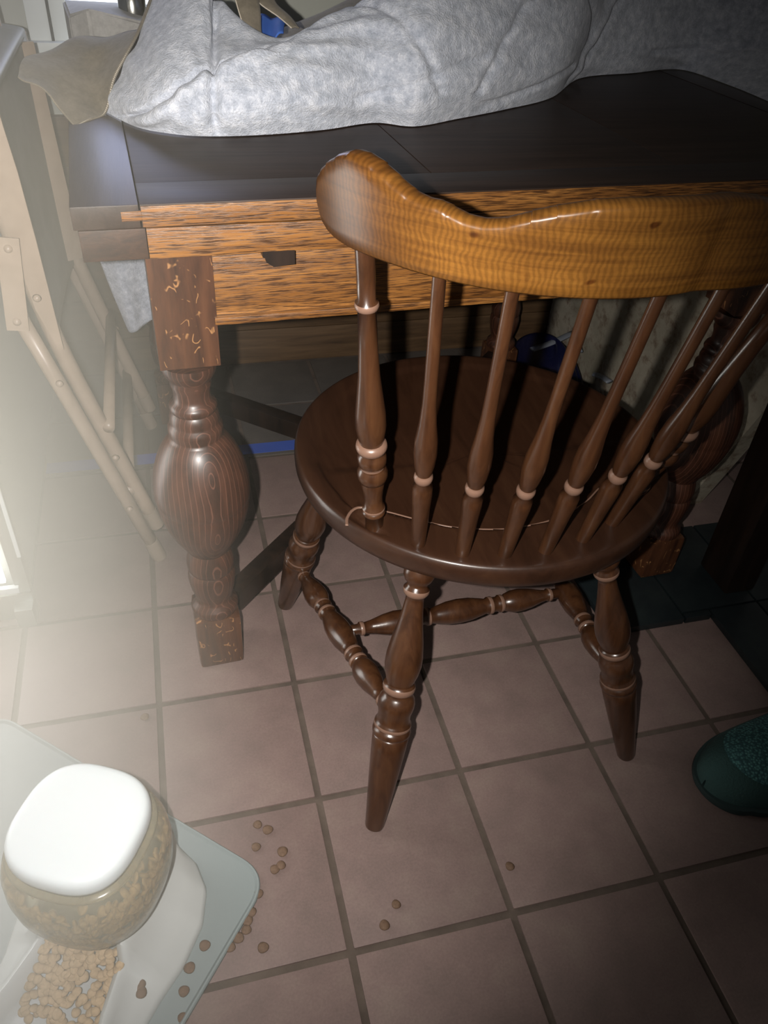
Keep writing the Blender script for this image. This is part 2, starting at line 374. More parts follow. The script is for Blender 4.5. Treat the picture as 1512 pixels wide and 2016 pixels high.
# ---------------------------------------------------------------- floor
P = 0.21; G = 0.009
fl = emit('floor', *box(0.55, 0.35, -0.033, 3.0, 2.3, 0.06), M_grout, smooth=False); tag(fl, kind='structure')
def tile_mesh(nm, material, th=0.008):
    V, F = box(0, 0, 0, P - G, P - G, th, 0, 0.0016)
    me = bpy.data.meshes.new(nm); me.from_pydata(V, [], F); me.materials.append(material); me.update()
    me.polygons.foreach_set('use_smooth', [True] * len(me.polygons)); me.set_sharp_from_angle(angle=math.radians(35)); return me
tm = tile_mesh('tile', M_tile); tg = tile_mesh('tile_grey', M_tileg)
SLX0, SLX1 = 0.545, 0.748
for i in range(-4, 9):
    for j in range(-3, 6):
        x0, y0 = i * P, j * P
        if x0 + P / 2 > -0.42 - P and y0 < 1.25:
            cx, cy = x0 + P / 2, y0 + P / 2
            u = CAM_R @ (np.array([cx, cy, 0]) - CAM_P)
            px, py = 756 + FPX * u[0] / u[2], 1008 + FPX * u[1] / u[2]
            if u[2] <= 0.05 or not (-1100 < px < 2400 and py < 3300): continue
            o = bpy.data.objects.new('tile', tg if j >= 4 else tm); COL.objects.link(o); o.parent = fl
            o.location = (cx, cy, -0.0042 - random.random() * 0.0004)
            o.rotation_euler = (random.uniform(-.002, .002), random.uniform(-.002, .002), random.uniform(-.003, .003))
# raised dark slate hearth at the right, an L of slabs laid over the tiles
hearth = empty('hearth', (0.55, 0.195, 0), None, None); hearth['kind'] = 'structure'
HT = 0.016
def slab(x0, x1, y0, y1):
    emit('slate_slab', *box((x0 + x1) / 2, (y0 + y1) / 2, HT / 2, x1 - x0 - 0.004, y1 - y0 - 0.004, HT - 0.002, 0, 0.0015), M_slate, hearth, smooth=True, auto=35)
for x0, x1 in ((0.550, 0.700), (0.700, 0.855), (0.855, 1.065), (1.065, 1.275)):
    slab(x0, x1, 0.195 if x1 < 0.71 else 0.21, 0.43)
slab(0.755, 0.855, 0.0, 0.21); slab(0.755, 0.855, -0.21, 0.0); slab(0.70, 0.755, 0.195, 0.21)
for y0 in (0.0, -0.21):
    slab(0.855, 1.065, y0, y0 + 0.21); slab(1.065, 1.275, y0, y0 + 0.21)
# back wall with wooden boards, left wall, stained right wall
wb = emit('wall_back', *box(0.55, 1.32, 0.8, 2.6, 0.08, 1.6), M_wall, smooth=False); tag(wb, kind='structure')
z = 0.0
for k, h in enumerate((0.094, 0.098, 0.10, 0.10, 0.10, 0.10)):
    emit('plank', *box(0.25, 1.270, z + h / 2, 1.30, 0.020, h - 0.002, 0, 0.002), M_plank, wb, auto=35, smooth=True); z += h
wl = emit('wall_left', *box(-0.455, 0.90, 0.8, 0.07, 0.86, 1.6), M_wall, smooth=False); tag(wl, kind='structure')
A = at_z(1347, 994, 0.001); B = at_x(1512, 800, A[0]); q_ = (0.60 - A[2]) / (B[2] - A[2]); B2 = A + (B - A) * q_
poly = [(A[1], 0.0), (1.28, 0.0), (1.28, 0.60), (B2[1], 0.60)]
V = [(A[0], y, zz) for y, zz in poly] + [(A[0] + 0.04, y, zz) for y, zz in poly]
wr = emit('wall_right', V, [(0, 1, 2, 3), (7, 6, 5, 4), (0, 4, 5, 1), (1, 5, 6, 2), (2, 6, 7, 3), (3, 7, 4, 0)], M_stain, smooth=False); tag(wr, kind='structure')
# tape
tp = emit('blue_tape', *box(-0.02, 0.872, 0.0008, 0.79, 0.037, 0.0008), M_tape, smooth=False)
tag(tp, 'strip of blue masking tape stuck across the tile floor under the table', 'tape')
tp.rotation_euler = (0, 0, 0.0)

# glass door at the left: leaf seen end on, daylight behind
dr = empty('door_1', (-0.40, 0.44, 0), None, None); dr['kind'] = 'structure'
emit('door_frame', *mesh_join(box(-0.411, 0.447, 0.63, 0.022, 0.020, 1.14, 0, 0.002), box(-0.70, 0.447, 0.030, 0.60, 0.022, 0.055, 0, 0.002)), M_alu, dr, auto=35)
emit('sunlit_edge', *box(-0.4005, 0.4345, 0.70, 0.006, 0.004, 1.12, 0, 0.001), M_white, dr, auto=35)  # white strip paints in the bright sunlit edge of the frame
emit('bottom_guide', *box(-0.415, 0.430, 0.020, 0.030, 0.030, 0.040, 0, 0.006), M_alu, dr, auto=35)
emit('sill_strip', *box(-0.70, 0.435, 0.072, 0.57, 0.010, 0.012, 0, 0.002), M_white, dr, auto=35)
emit('glass_pane', *box(-0.735, 0.447, 0.345, 0.60, 0.006, 0.53), M_daylight, dr, smooth=False)

emit('door_panel', *box(-0.735, 0.447, 0.91, 0.60, 0.020, 0.60, 0, 0.002), M_white, dr, auto=35)
# window at the back left
wn = empty('window_1', (-0.20, 1.262, 0.70), None, None); wn['kind'] = 'structure'
emit('window_glass', *box(-0.125, 1.268, 1.0, 0.27, 0.01, 0.54), M_skyglass, wn, smooth=False)
emit('window_sill', *box(-0.10, 1.235, 0.722, 0.46, 0.07, 0.02, 0, 0.003), M_white, wn, auto=35)
emit('window_jamb', *box(-0.300, 1.245, 0.93, 0.040, 0.05, 0.48, 0, 0.003), M_white, wn, auto=35)
emit('window_jamb', *box(-0.262, 1.248, 0.93, 0.030, 0.05, 0.44, 0, 0.003), M_white, wn, auto=35)
emit('jamb_gap', *box(-0.279, 1.232, 0.93, 0.005, 0.03, 0.44), M_dark, wn, smooth=False)
emit('window_rail', *box(-0.05, 1.25, 1.20, 0.46, 0.04, 0.03, 0, 0.003), M_white, wn, auto=35)
emit('window_jamb', *box(0.02, 1.25, 0.97, 0.03, 0.04, 0.50, 0, 0.003), M_white, wn, auto=35)

# ---------------------------------------------------------------- dining table
TA = math.radians(2.6); TC = np.array([-0.142, 0.2665])      # front-left corner of the leg line
ex = np.array([math.cos(TA), math.sin(TA)]); ey = np.array([-math.sin(TA), math.cos(TA)])
def T(a, b, z=0.0):
    p = TC + ex * a + ey * b; return (p[0], p[1], z)
tb = empty('dining_table', T(0.5, 0.35, 0), 'antique dark oak dining table with fat bulb-turned legs and a thick two-layer top', 'table')
XL, XR, YF, YB = -0.066, 1.085, -0.022, 0.835
def tbox(name, a0, a1, b0, b1, z0, z1, material, bev=0.0015, par=tb, label=None):
    c = T((a0 + a1) / 2, (b0 + b1) / 2, (z0 + z1) / 2)
    return emit(name, *box(*c, a1 - a0, b1 - b0, z1 - z0, TA, bev), material, par, auto=35, label=label)
tbox('top_end_board', XL, 0.0, YF, YB, 0.7215, 0.745, M_topY, label='dark worn breadboard end of the top')
tbox('top_end_board', XR - 0.066, XR, YF, YB, 0.7215, 0.745, M_topY)
tbox('top_rail', 0.001, XR - 0.067, YF, YF + 0.070, 0.7215, 0.745, M_top)
tbox('top_rail', 0.001, XR - 0.067, YB - 0.07, YB, 0.7215, 0.745, M_top)
for k in range(3):
    w = (XR - 0.067) / 3
    tbox('top_panel', 0.0012 + k * w, (k + 1) * w, YF + 0.071, YB - 0.071, 0.7225, 0.7445, M_top)
tbox('edge_veneer', 0.002, XR - 0.067, YF - 0.0012, YF + 0.004, 0.7225, 0.7435, M_oakX, 0.0004, label='bright orange oak front edge of the top')
tbox('edge_tenon', -0.018, 0.002, YF - 0.0010, YF + 0.003, 0.7290, 0.7385, M_oakX, 0.0003)
tbox('leaf_end_board', XL + 0.004, 0.004, YF + 0.004, YB - 0.004, 0.687, 0.7195, M_endgrain)
tbox('leaf_end_board', XR - 0.07, XR - 0.004, YF + 0.004, YB - 0.004, 0.687, 0.7195, M_endgrain)
tbox('lower_leaf', 0.0045, XR - 0.0705, YF + 0.003, YB - 0.004, 0.687, 0.7195, M_oakX, label='orange oak lower leaf edge')
tbox('apron', 0.066, 0.80, 0.004, 0.022, 0.604, 0.686, M_oakX)
emit('apron_moulding', *bar(T(0.068, 0.003, 0.602), T(0.80, 0.003, 0.602), 0.012, 0.010, 0.003), M_oakX, tb, auto=35)
tbox('apron', 0.066, 0.80, 0.785, 0.803, 0.604, 0.686, M_top)
tbox('apron', 0.004, 0.022, 0.066, 0.74, 0.604, 0.686, M_top)
tbox('apron', 0.845, 0.863, 0.066, 0.74, 0.604, 0.686, M_top)
# dark wooden pull under the leaf
p0 = T(0.128, -0.004, 0)
V = []
prof_ = [(0, 0.688), (0.036, 0.688), (0.036, 0.672), (0.012, 0.6705), (0.004, 0.676), (0.003, 0.681), (0, 0.682)]
for b0 in (-0.020, 0.003):
    for a0, zz in prof_: V.append(T(0.124 + a0, b0, zz))
n = len(prof_)
emit('leaf_pull', V, [tuple(range(n - 1, -1, -1)), tuple(range(n, 2 * n))] + [(i, (i + 1) % n, n + (i + 1) % n, n + i) for i in range(n)], M_darkwood, tb, smooth=False, label='small black wooden pull')
LEG = [(0.100, 0.026), (0.104, 0.0345), (0.112, 0.0365), (0.119, 0.0345), (0.124, 0.0285), (0.130, 0.0275), (0.138, 0.0290), (0.150, 0.0325), (0.163, 0.0345), (0.175, 0.0355),
       (0.184, 0.0345), (0.188, 0.0325), (0.192, 0.0345), (0.205, 0.0350), (0.216, 0.0330), (0.224, 0.0310), (0.228, 0.0300), (0.231, 0.0325), (0.238, 0.0355), (0.250, 0.0425), (0.265, 0.0500), (0.285, 0.0575),
       (0.305, 0.0625), (0.318, 0.0645), (0.322, 0.0640), (0.325, 0.0650), (0.335, 0.0662), (0.355, 0.0655), (0.375, 0.0620), (0.392, 0.0565), (0.405, 0.0510), (0.416, 0.0445), (0.424, 0.0380), (0.427, 0.0345),
       (0.430, 0.0345), (0.437, 0.0360), (0.444, 0.0355), (0.448, 0.0325), (0.451, 0.0320), (0.456, 0.0325), (0.463, 0.0305), (0.466, 0.0285), (0.469, 0.0300), (0.473, 0.0310), (0.478, 0.0290), (0.481, 0.0245),
       (0.488, 0.0232), (0.498, 0.0238), (0.506, 0.0262), (0.511, 0.0255), (0.515, 0.0285), (0.522, 0.0325), (0.530, 0.035), (0.536, 0.035)]
def table_leg(a, b):
    cx, cy, _ = T(a, b)
    V, F = lathe((cx, cy, 0), (cx, cy, 1.0), LEG, 48)
    leg = emit('leg', V, F, M_leg, tb, auto=50)
    z0 = 0.0165 if a > 0.5 and b < 0.3 else 0.0
    emit('foot_block', *box(cx, cy, (0.104 + z0) / 2, 0.070, 0.070, 0.104 - z0, TA, 0.008), M_legblock, leg, auto=40)
    # top block with rounded lower shoulder
    bm = bmesh.new(); bmesh.ops.create_cube(bm, size=1.0); bmesh.ops.scale(bm, vec=(0.071, 0.071, 0.158), verts=bm.verts)
    bmesh.ops.bevel(bm, geom=[e for e in bm.edges if all(v.co.z < 0 for v in e.verts)], offset=0.016, segments=5, affect='EDGES')
    bmesh.ops.rotate(bm, cent=(0, 0, 0), matrix=Matrix.Rotation(TA, 3, 'Z'), verts=bm.verts)
    bmesh.ops.translate(bm, vec=(cx, cy, 0.607), verts=bm.verts); bm.verts.index_update()
    emit('top_block', [tuple(v.co) for v in bm.verts], [tuple(v.index for v in f.verts) for f in bm.faces], M_legblock, leg, auto=40); bm.free()
LG = [(0.0355, 0.0355), (0.8455, 0.0355), (0.0355, 0.770), (0.8455, 0.770)]
for a, b in LG: table_leg(a, b)
cx, cy = 0.44, 0.40
for a, b in LG:
    p = T(a + (0.03 if a < cx else -0.03), b + (0.03 if b < cy else -0.03), 0.082); q = T(cx + (-0.02 if a < cx else 0.02), cy, 0.082)
    emit('stretcher', *bar(p, q, 0.030, 0.040, 0.003), M_darkwood, tb, auto=35)
tbox('stretcher_hub', cx - 0.06, cx + 0.06, cy - 0.03, cy + 0.03, 0.060, 0.104, M_darkwood, 0.004)

# ---------------------------------------------------------------- windsor chair
ch = empty('windsor_chair', (0.27, 0.20, 0), 'brown maple spindle-back chair with curved crest rail, pushed up to the oak table', 'chair')
SC = np.array([0.272, 0.242]); SRX, SRY = 0.257, 0.256; ZS = 0.411
# scribed line on the seat behind the spindles (world xy, outline of the raised rear platform)
GP = [at_z(*p, ZS) for p in [(683, 1034), (684, 1018), (695, 1003), (714, 998), (760, 1006), (806, 1018), (850, 1029), (900, 1038), (950, 1041), (1000, 1040), (1045, 1033), (1085, 1023), (1120, 1008), (1150, 990), (1172, 968), (1195, 940), (1212, 905), (1224, 890), (1240, 888)]]
GPs = [cr([np.array(g) for g in GP], t) for t in np.linspace(0, len(GP) - 1, 120)]
gang = np.array([math.atan2(-(p[1] - SC[1]), (p[0] - SC[0])) for p in GPs]); grad_ = np.array([math.hypot((p[0] - SC[0]) / SRX, (p[1] - SC[1]) / SRY) for p in GPs])
V, F = [], []
rings = [0.0] + list(np.linspace(0.1, 0.6, 6)) + list(np.linspace(0.64, 0.955, 30)) + [0.974, 0.986, 0.994, 0.999, 1.0, 0.998, 0.988, 0.965, 0.90, 0.0]
NA = 144
gx = np.array([[p[0], p[1]] for p in GPs])
def seat_z(x, y, r):
    d = np.hypot(gx[:, 0] - x, gx[:, 1] - y); k = int(d.argmin())
    q = gx[k]; rq = math.hypot((q[0] - SC[0]) / SRX, (q[1] - SC[1]) / SRY)
    outside = (r > rq) and (y < SC[1] - 0.02) and 3 < k < 116
    base = ZS - 0.012 * max(0.0, 1 - (r / 0.9) ** 4) if not outside else ZS
    if outside: return ZS
    return min(base, ZS - 0.0045 * min(1.0, d[k] / 0.003)) if y < SC[1] - 0.02 and r < 0.97 else ZS - 0.0045 * (1 - min(1, max(0, (r - 0.85) / 0.12))) - 0.010 * max(0.0, 1 - (r / 0.9) ** 4)
for i, r in enumerate(rings):
    for k in range(NA):
        t = 2 * math.pi * k / NA; x = SC[0] + SRX * r * math.cos(t); y = SC[1] + SRY * r * math.sin(t)
        if i < len(rings) - 10: zz = seat_z(x, y, r)
        else: zz = [ZS - 0.0002, ZS - 0.0008, ZS - 0.003, ZS - 0.008, ZS - 0.014, ZS - 0.023, ZS - 0.031, ZS - 0.036, ZS - 0.037, ZS - 0.037][i - (len(rings) - 10)]
        V.append((x, y, zz))
for i in range(len(rings) - 1):
    for k in range(NA):
        k2 = (k + 1) % NA; F.append((i * NA + k, i * NA + k2, (i + 1) * NA + k2, (i + 1) * NA + k))
seat = emit('seat', V, F, M_seat, ch)
emit('scribed_line', *tube([(p[0], p[1], ZS - 0.0006) for p in GPs[:96]], [0.0022 if i < 22 else 0.0013 for i in range(96)], 6, 0.5), M_worn, seat, label='pale worn line scribed in the seat')

LEGP = [(0.0, 0.0125), (0.01, 0.0135), (0.08, 0.0155), (0.22, 0.0200), (0.34, 0.0232), (0.385, 0.0240)] + [(0.390, 0.0225), (0.396, 0.0250), (0.408, 0.0255), (0.416, 0.0235), (0.420, 0.0222), (0.426, 0.0248), (0.436, 0.0242), (0.442, 0.0222), (0.448, 0.0215), (0.456, 0.0212), (0.470, 0.0212), (0.485, 0.0225), (0.50, 0.0238), (0.515, 0.0240), (0.53, 0.0228), (0.542, 0.020), (0.550, 0.0180),
        (0.556, 0.0182), (0.562, 0.0205), (0.572, 0.0212), (0.582, 0.0205), (0.588, 0.0175), (0.600, 0.0185), (0.625, 0.0215), (0.655, 0.0235), (0.69, 0.0232), (0.74, 0.0205), (0.80, 0.0160), (0.85, 0.0130), (0.885, 0.0115), (0.900, 0.0112),
        (0.904, 0.0135), (0.915, 0.0162), (0.927, 0.0162), (0.936, 0.0130), (0.944, 0.0125), (0.955, 0.0165), (0.970, 0.0190), (0.985, 0.0190), (1.0, 0.0175)]
legs = {'bl': ((0.067, -0.056, 0), (0.132, 0.052, 0.376)), 'br': ((0.467, -0.028, 0), (0.365, 0.032, 0.376)),
        'fl': ((0.013, 0.384, 0), (0.060, 0.262, 0.376)), 'fr': ((0.475, 0.388, 0), (0.400, 0.280, 0.376))}
def lp(k, s): a, b = legs[k]; return tuple(a[i] + (b[i] - a[i]) * s for i in range(3))
for k, (a, b) in legs.items():
    worn_bands(emit('leg', *lathe(a, b, LEGP, 32), M_chair, ch, auto=60), LEGP, [(0.388, 0.402), (0.420, 0.438), (0.555, 0.584), (0.902, 0.925)], 32, M_worn)
STR = [(0.0, 0.0075), (0.02, 0.0080), (0.075, 0.0080), (0.08, 0.0105), (0.095, 0.0105), (0.10, 0.0085), (0.13, 0.0105), (0.18, 0.0155), (0.225, 0.0180), (0.26, 0.0175), (0.29, 0.0140), (0.30, 0.0115),
       (0.305, 0.0135), (0.32, 0.0140), (0.33, 0.0115), (0.345, 0.0115), (0.355, 0.0140), (0.37, 0.0138), (0.38, 0.0115), (0.40, 0.0135), (0.45, 0.0175), (0.5, 0.0188)]
STR = STR + [(1 - s, r) for s, r in reversed(STR[:-1])]
sl = (lp('fl', 0.34), lp('bl', 0.455)); sr = (lp('fr', 0.34), lp('br', 0.40))
worn_bands(emit('side_stretcher', *lathe(*sl, STR, 24), M_chair, ch, auto=60), STR, [(0.08, 0.095), (0.305, 0.322), (0.355, 0.37), (0.63, 0.645), (0.678, 0.695), (0.905, 0.92)], 24, M_worn)
worn_bands(emit('side_stretcher', *lathe(*sr, STR, 24), M_chair, ch, auto=60), STR, [(0.08, 0.095), (0.305, 0.322), (0.355, 0.37), (0.63, 0.645), (0.678, 0.695), (0.905, 0.92)], 24, M_worn)
mid = lambda s, t: tuple(s[0][i] + (s[1][i] - s[0][i]) * t for i in range(3))
worn_bands(emit('cross_stretcher', *lathe(mid(sl, 0.50), mid(sr, 0.45), STR, 24), M_chair, ch, auto=60), STR, [(0.08, 0.095), (0.305, 0.322), (0.355, 0.37), (0.63, 0.645), (0.678, 0.695), (0.905, 0.92)], 24, M_worn)

# spindles
RC = np.array([0.245, 0.155]); RS = 0.220; SYM = 274.0
angs = [206.4, 227.5, 243.8, 260.6, 277.0, 293.4, 309.5, 330.6]
bases = [(0.085, 0.099), (0.127, 0.055), (0.173, 0.030), (0.221, 0.019), (0.271, 0.016), (0.324, 0.027), (0.374, 0.049), (0.420, 0.092)]
SP = [(0, 0.0085), (0.02, 0.0085), (0.19, 0.0100), (0.25, 0.0112), (0.28, 0.0110), (0.306, 0.0082), (0.311, 0.0098), (0.322, 0.0104), (0.332, 0.0098), (0.337, 0.0082),
      (0.345, 0.0090), (0.37, 0.0108), (0.42, 0.0124), (0.47, 0.0118), (0.53, 0.0090), (0.60, 0.0072), (0.68, 0.0066), (0.82, 0.0063), (1.0, 0.0060)]
PO = [(0, 0.0108), (0.068, 0.0108), (0.072, 0.0132), (0.080, 0.0138), (0.086, 0.0118), (0.092, 0.0136), (0.100, 0.0132), (0.105, 0.0108), (0.14, 0.0105), (0.175, 0.0118), (0.20, 0.0132), (0.215, 0.0125),
      (0.220, 0.0152), (0.235, 0.0172), (0.255, 0.0172), (0.268, 0.0148), (0.274, 0.0135), (0.282, 0.0140), (0.290, 0.0160), (0.305, 0.0164), (0.322, 0.0158), (0.330, 0.0134), (0.337, 0.0134),
      (0.343, 0.0165), (0.355, 0.0175), (0.367, 0.0165), (0.372, 0.0130), (0.39, 0.0145), (0.43, 0.0166), (0.48, 0.0162), (0.54, 0.0138), (0.61, 0.0112), (0.70, 0.0096), (0.812, 0.0090),
      (0.817, 0.0110), (0.826, 0.0118), (0.835, 0.0110), (0.840, 0.0086), (0.90, 0.0088), (1.0, 0.0092)]
for i, (an, bs) in enumerate(zip(angs, bases)):
    t = math.radians(an); top = (RC[0] + RS * math.cos(t), RC[1] + RS * math.sin(t), 0.772) if i < 5 else [(0.336, -0.0575, 0.772), (0.398, -0.0455, 0.772), (0.472, -0.012, 0.772)][i - 5]
    post = i in (0, 7)
    a0 = (bs[0], bs[1], ZS - 0.006)
    worn_bands(emit('back_post' if post else 'spindle', *lathe(a0, top, PO if post else SP, 28), M_chair, ch, auto=60), PO if post else SP, [(0.343, 0.371), (0.275, 0.289), (0.817, 0.836), (0.092, 0.102)] if post else [(0.306, 0.336)], 28, M_worn)
# crest rail
CP = [np.array([RC[0] + RS * math.cos(math.radians(a)), RC[1] + RS * math.sin(math.radians(a))]) for a in np.arange(188, 286, 4)]
CP += [np.array(p) for p in [(0.334, -0.0585), (0.365, -0.0535), (0.398, -0.0455), (0.430, -0.034), (0.462, -0.018), (0.490, 0.004), (0.512, 0.034), (0.526, 0.070), (0.532, 0.110)]]
CPd = np.array([cr(CP, t) for t in np.linspace(0, len(CP) - 1, 900)])
CS = np.r_[0, np.cumsum(np.linalg.norm(np.diff(CPd, axis=0), axis=1))]
def crest_at(a):
    s = math.radians(a - 188) * RS
    x = np.interp(s, CS, CPd[:, 0]); y = np.interp(s, CS, CPd[:, 1]); x2 = np.interp(s + 0.004, CS, CPd[:, 0]); y2 = np.interp(s + 0.004, CS, CPd[:, 1])
    x1 = np.interp(s - 0.004, CS, CPd[:, 0]); y1 = np.interp(s - 0.004, CS, CPd[:, 1])
    d = np.array([x2 - x1, y2 - y1]); d /= np.linalg.norm(d); return np.array([x, y]), np.array([d[1], -d[0]])
half = [(192.3, 0.795, 0.787), (192.8, 0.807, 0.777), (193.8, 0.816, 0.771), (196.0, 0.824, 0.766), (198.9, 0.832, 0.7635), (202.5, 0.841, 0.763), (206.6, 0.8475, 0.7635), (209.5, 0.848, 0.7640), (213, 0.8445, 0.7645), (217.0, 0.837, 0.765), (221.0, 0.8295, 0.765), (224.5, 0.8265, 0.765),
        (227.2, 0.8270, 0.765), (229.5, 0.8245, 0.765), (232.5, 0.8205, 0.765), (236.6, 0.8195, 0.765), (241.0, 0.8235, 0.765), (245, 0.8305, 0.765), (249.3, 0.8365, 0.765), (256.0, 0.843, 0.765), (262, 0.8455, 0.765), (SYM, 0.846, 0.765)]
full = half + [(2 * SYM - a, zt, zb) for a, zt, zb in reversed(half[:-1])]
A_ = [h[0] for h in full]
dense = sorted(set(list(A_) + list(np.linspace(A_[0], A_[-1], 150))))
ZT = np.interp(dense, A_, [h[1] for h in full]); ZB = np.interp(dense, A_, [h[2] for h in full])
for _ in range(2): ZT[2:-2] = (ZT[1:-3] + 2 * ZT[2:-2] + ZT[3:-1]) / 4
TH = 0.0115
V, F, UV = [], [], []
sec = []
for k in range(7): sec.append((1.0, k / 6))                         # outer face bottom->top
NSEC = 24
for j, a in enumerate(dense):
    pc, nc = crest_at(a)
    zt, zb = ZT[j], ZB[j]; h = zt - zb; bv = min(0.006, h * 0.45)
    pts = []
    # outer side going up, top rounded, inner going down, bottom rounded
    for q in np.linspace(0, 1, 8): pts.append((TH, zb + bv * 0.5 + (h - bv * 1.5) * q))
    for q in (30, 60, 90, 120, 150): w = math.radians(q); pts.append((TH * math.cos(w) if q != 90 else 0, zt - bv + bv * math.sin(w)))
    for q in np.linspace(1, 0, 8): pts.append((-TH, zb + bv * 0.5 + (h - bv * 1.5) * q))
    for q in (-0.6, 0, 0.6): pts.append((TH * q * 1.2, zb))
    for dr_, zz in pts:
        r = dr_ + (zz - 0.765) * 0.16
        V.append((pc[0] + r * nc[0], pc[1] + r * nc[1], zz)); UV.append(((a - 190) / 57.3 * RS * 2.2, (zz - 0.76) * 2.2))
n = len(pts)
for j in range(len(dense) - 1):
    for k in range(n):
        k2 = (k + 1) % n; F.append((j * n + k, j * n + k2, (j + 1) * n + k2, (j + 1) * n + k))
F.append(tuple(range(n - 1, -1, -1))); F.append(tuple((len(dense) - 1) * n + k for k in range(n)))
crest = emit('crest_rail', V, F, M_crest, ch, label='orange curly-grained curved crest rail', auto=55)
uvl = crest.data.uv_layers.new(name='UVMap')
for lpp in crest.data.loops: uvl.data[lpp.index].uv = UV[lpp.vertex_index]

# ---------------------------------------------------------------- folding chair, folded and leaning left of the table
fc = empty('folding_chair', (-0.20, 0.78, 0), 'folded tan steel folding chair leaning upright left of the oak table', 'chair')
Y0, Y1 = 0.55, 1.0
def xz(p, y, z): return (p, y, z)
for y in (Y0, Y1):
    s = -1 if y == Y0 else 1
    pA = [(-0.199, y + 0.0, 0.012), (-0.249, y, 0.19), (-0.300, y, 0.372), (-0.336, y, 0.497)]
    lgp = emit('rear_leg', *tube(pA, 0.0115, 14), M_chairtan, fc)
    emit('foot_tip', *lathe((-0.1955, y, 0.0), (-0.2075, y, 0.043), [(0, 0.012), (0.1, 0.0135), (1, 0.0128)], 16), M_rubber, lgp, auto=40)
    yy = y + 0.022 * (-s)
    pB = [(-0.198, yy, 0.078), (-0.241, yy, 0.232), (-0.290, yy, 0.42), (-0.322, yy, 0.60), (-0.345, yy, 0.80), (-0.352, yy, 0.98)]
    pB = [tuple(cr([np.array(q) for q in pB], t)) for t in np.linspace(0, 5, 24)]
    lgq = emit('front_leg', *tube(pB, 0.0125, 14), M_chairtan, fc)
    emit('foot_tip', *lathe((-0.1925, yy, 0.055), (-0.2035, yy, 0.096), [(0, 0.009), (0.12, 0.0135), (1, 0.0138)], 16), M_rubber, lgq, auto=40)
    yo = y + 0.012 * s
    lk = emit('link_strap', *bar((-0.322, yo + 0.004 * s, 0.612), (-0.337, yo + 0.004 * s, 0.478), 0.004, 0.030, 0.0015), M_chairtan, fc, auto=35)
    for (rx, rz) in ((-0.3235, 0.597), (-0.3355, 0.492)):
        emit('rivet', *lathe((rx, yo + 0.004 * s, rz), (rx, yo + 0.010 * s, rz), [(0, 0.0065), (0.5, 0.0055), (1, 0.002)], 14), M_chairtan, lk)
    for (rx, rz) in ((-0.303, 0.523), (-0.299, 0.385), (-0.239, 0.240), (-0.232, 0.130)):
        emit('rivet', *lathe((rx, yo - 0.001 * s, rz), (rx, yo + 0.004 * s, rz), [(0, 0.006), (0.5, 0.005), (1, 0.002)], 14), M_chairtan, lgq)
# rungs
for zr, xr in ((0.285, -0.243), (0.150, -0.230)):
    emit('rung', *tube([(xr, Y0 + 0.01, zr), (xr, Y1 - 0.01, zr)], 0.0095, 14), M_chairtan, fc)
# seat pan: folded steel sheet seen from its underside, flanges on both sides
prof = [(-0.300, 0.780), (-0.298, 0.745), (-0.293, 0.69), (-0.289, 0.60), (-0.286, 0.50), (-0.284, 0.435)]
def flange(y, w):
    V, F = [], []
    wid = [0.020, 0.030, 0.034, 0.032, 0.024, 0.006]
    for (x, z), ww in zip(prof, wid):
        for dx in (0, -ww):
            for dy in (0, w): V.append((x + dx, y + dy, z))
    for i in range(len(prof) - 1):
        a = i * 4; b = a + 4
        for q in ((0, 1), (1, 3), (3, 2), (2, 0)): F.append((a + q[0], a + q[1], b + q[1], b + q[0]))
    F += [(0, 2, 3, 1), (len(V) - 4, len(V) - 3, len(V) - 1, len(V) - 2)]
    return V, F
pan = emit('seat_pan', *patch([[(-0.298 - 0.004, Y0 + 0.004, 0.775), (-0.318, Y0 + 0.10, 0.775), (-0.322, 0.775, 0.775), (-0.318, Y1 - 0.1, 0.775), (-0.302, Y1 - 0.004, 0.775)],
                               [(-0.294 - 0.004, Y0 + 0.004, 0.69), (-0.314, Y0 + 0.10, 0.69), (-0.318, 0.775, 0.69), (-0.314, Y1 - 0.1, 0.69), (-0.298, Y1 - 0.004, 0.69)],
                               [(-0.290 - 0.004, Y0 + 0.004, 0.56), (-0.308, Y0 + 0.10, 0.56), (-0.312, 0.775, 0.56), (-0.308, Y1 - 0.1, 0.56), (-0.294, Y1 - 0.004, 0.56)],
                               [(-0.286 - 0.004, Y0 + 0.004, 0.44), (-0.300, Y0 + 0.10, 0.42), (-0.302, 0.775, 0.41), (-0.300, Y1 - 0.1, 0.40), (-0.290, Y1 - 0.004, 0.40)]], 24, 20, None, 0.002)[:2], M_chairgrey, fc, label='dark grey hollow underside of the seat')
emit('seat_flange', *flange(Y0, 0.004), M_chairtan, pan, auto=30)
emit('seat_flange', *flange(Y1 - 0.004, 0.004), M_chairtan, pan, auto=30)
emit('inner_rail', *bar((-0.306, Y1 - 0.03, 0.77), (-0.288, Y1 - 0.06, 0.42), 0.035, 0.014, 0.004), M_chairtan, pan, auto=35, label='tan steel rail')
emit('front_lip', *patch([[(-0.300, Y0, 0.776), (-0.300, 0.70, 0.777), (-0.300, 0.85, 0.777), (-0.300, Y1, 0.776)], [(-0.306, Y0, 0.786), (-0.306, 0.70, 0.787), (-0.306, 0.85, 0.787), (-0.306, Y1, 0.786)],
                          [(-0.345, Y0, 0.792), (-0.345, 0.70, 0.793), (-0.345, 0.85, 0.793), (-0.345, Y1, 0.792)]], 12, 10, None, 0.003)[:2], M_chairgrey, pan)
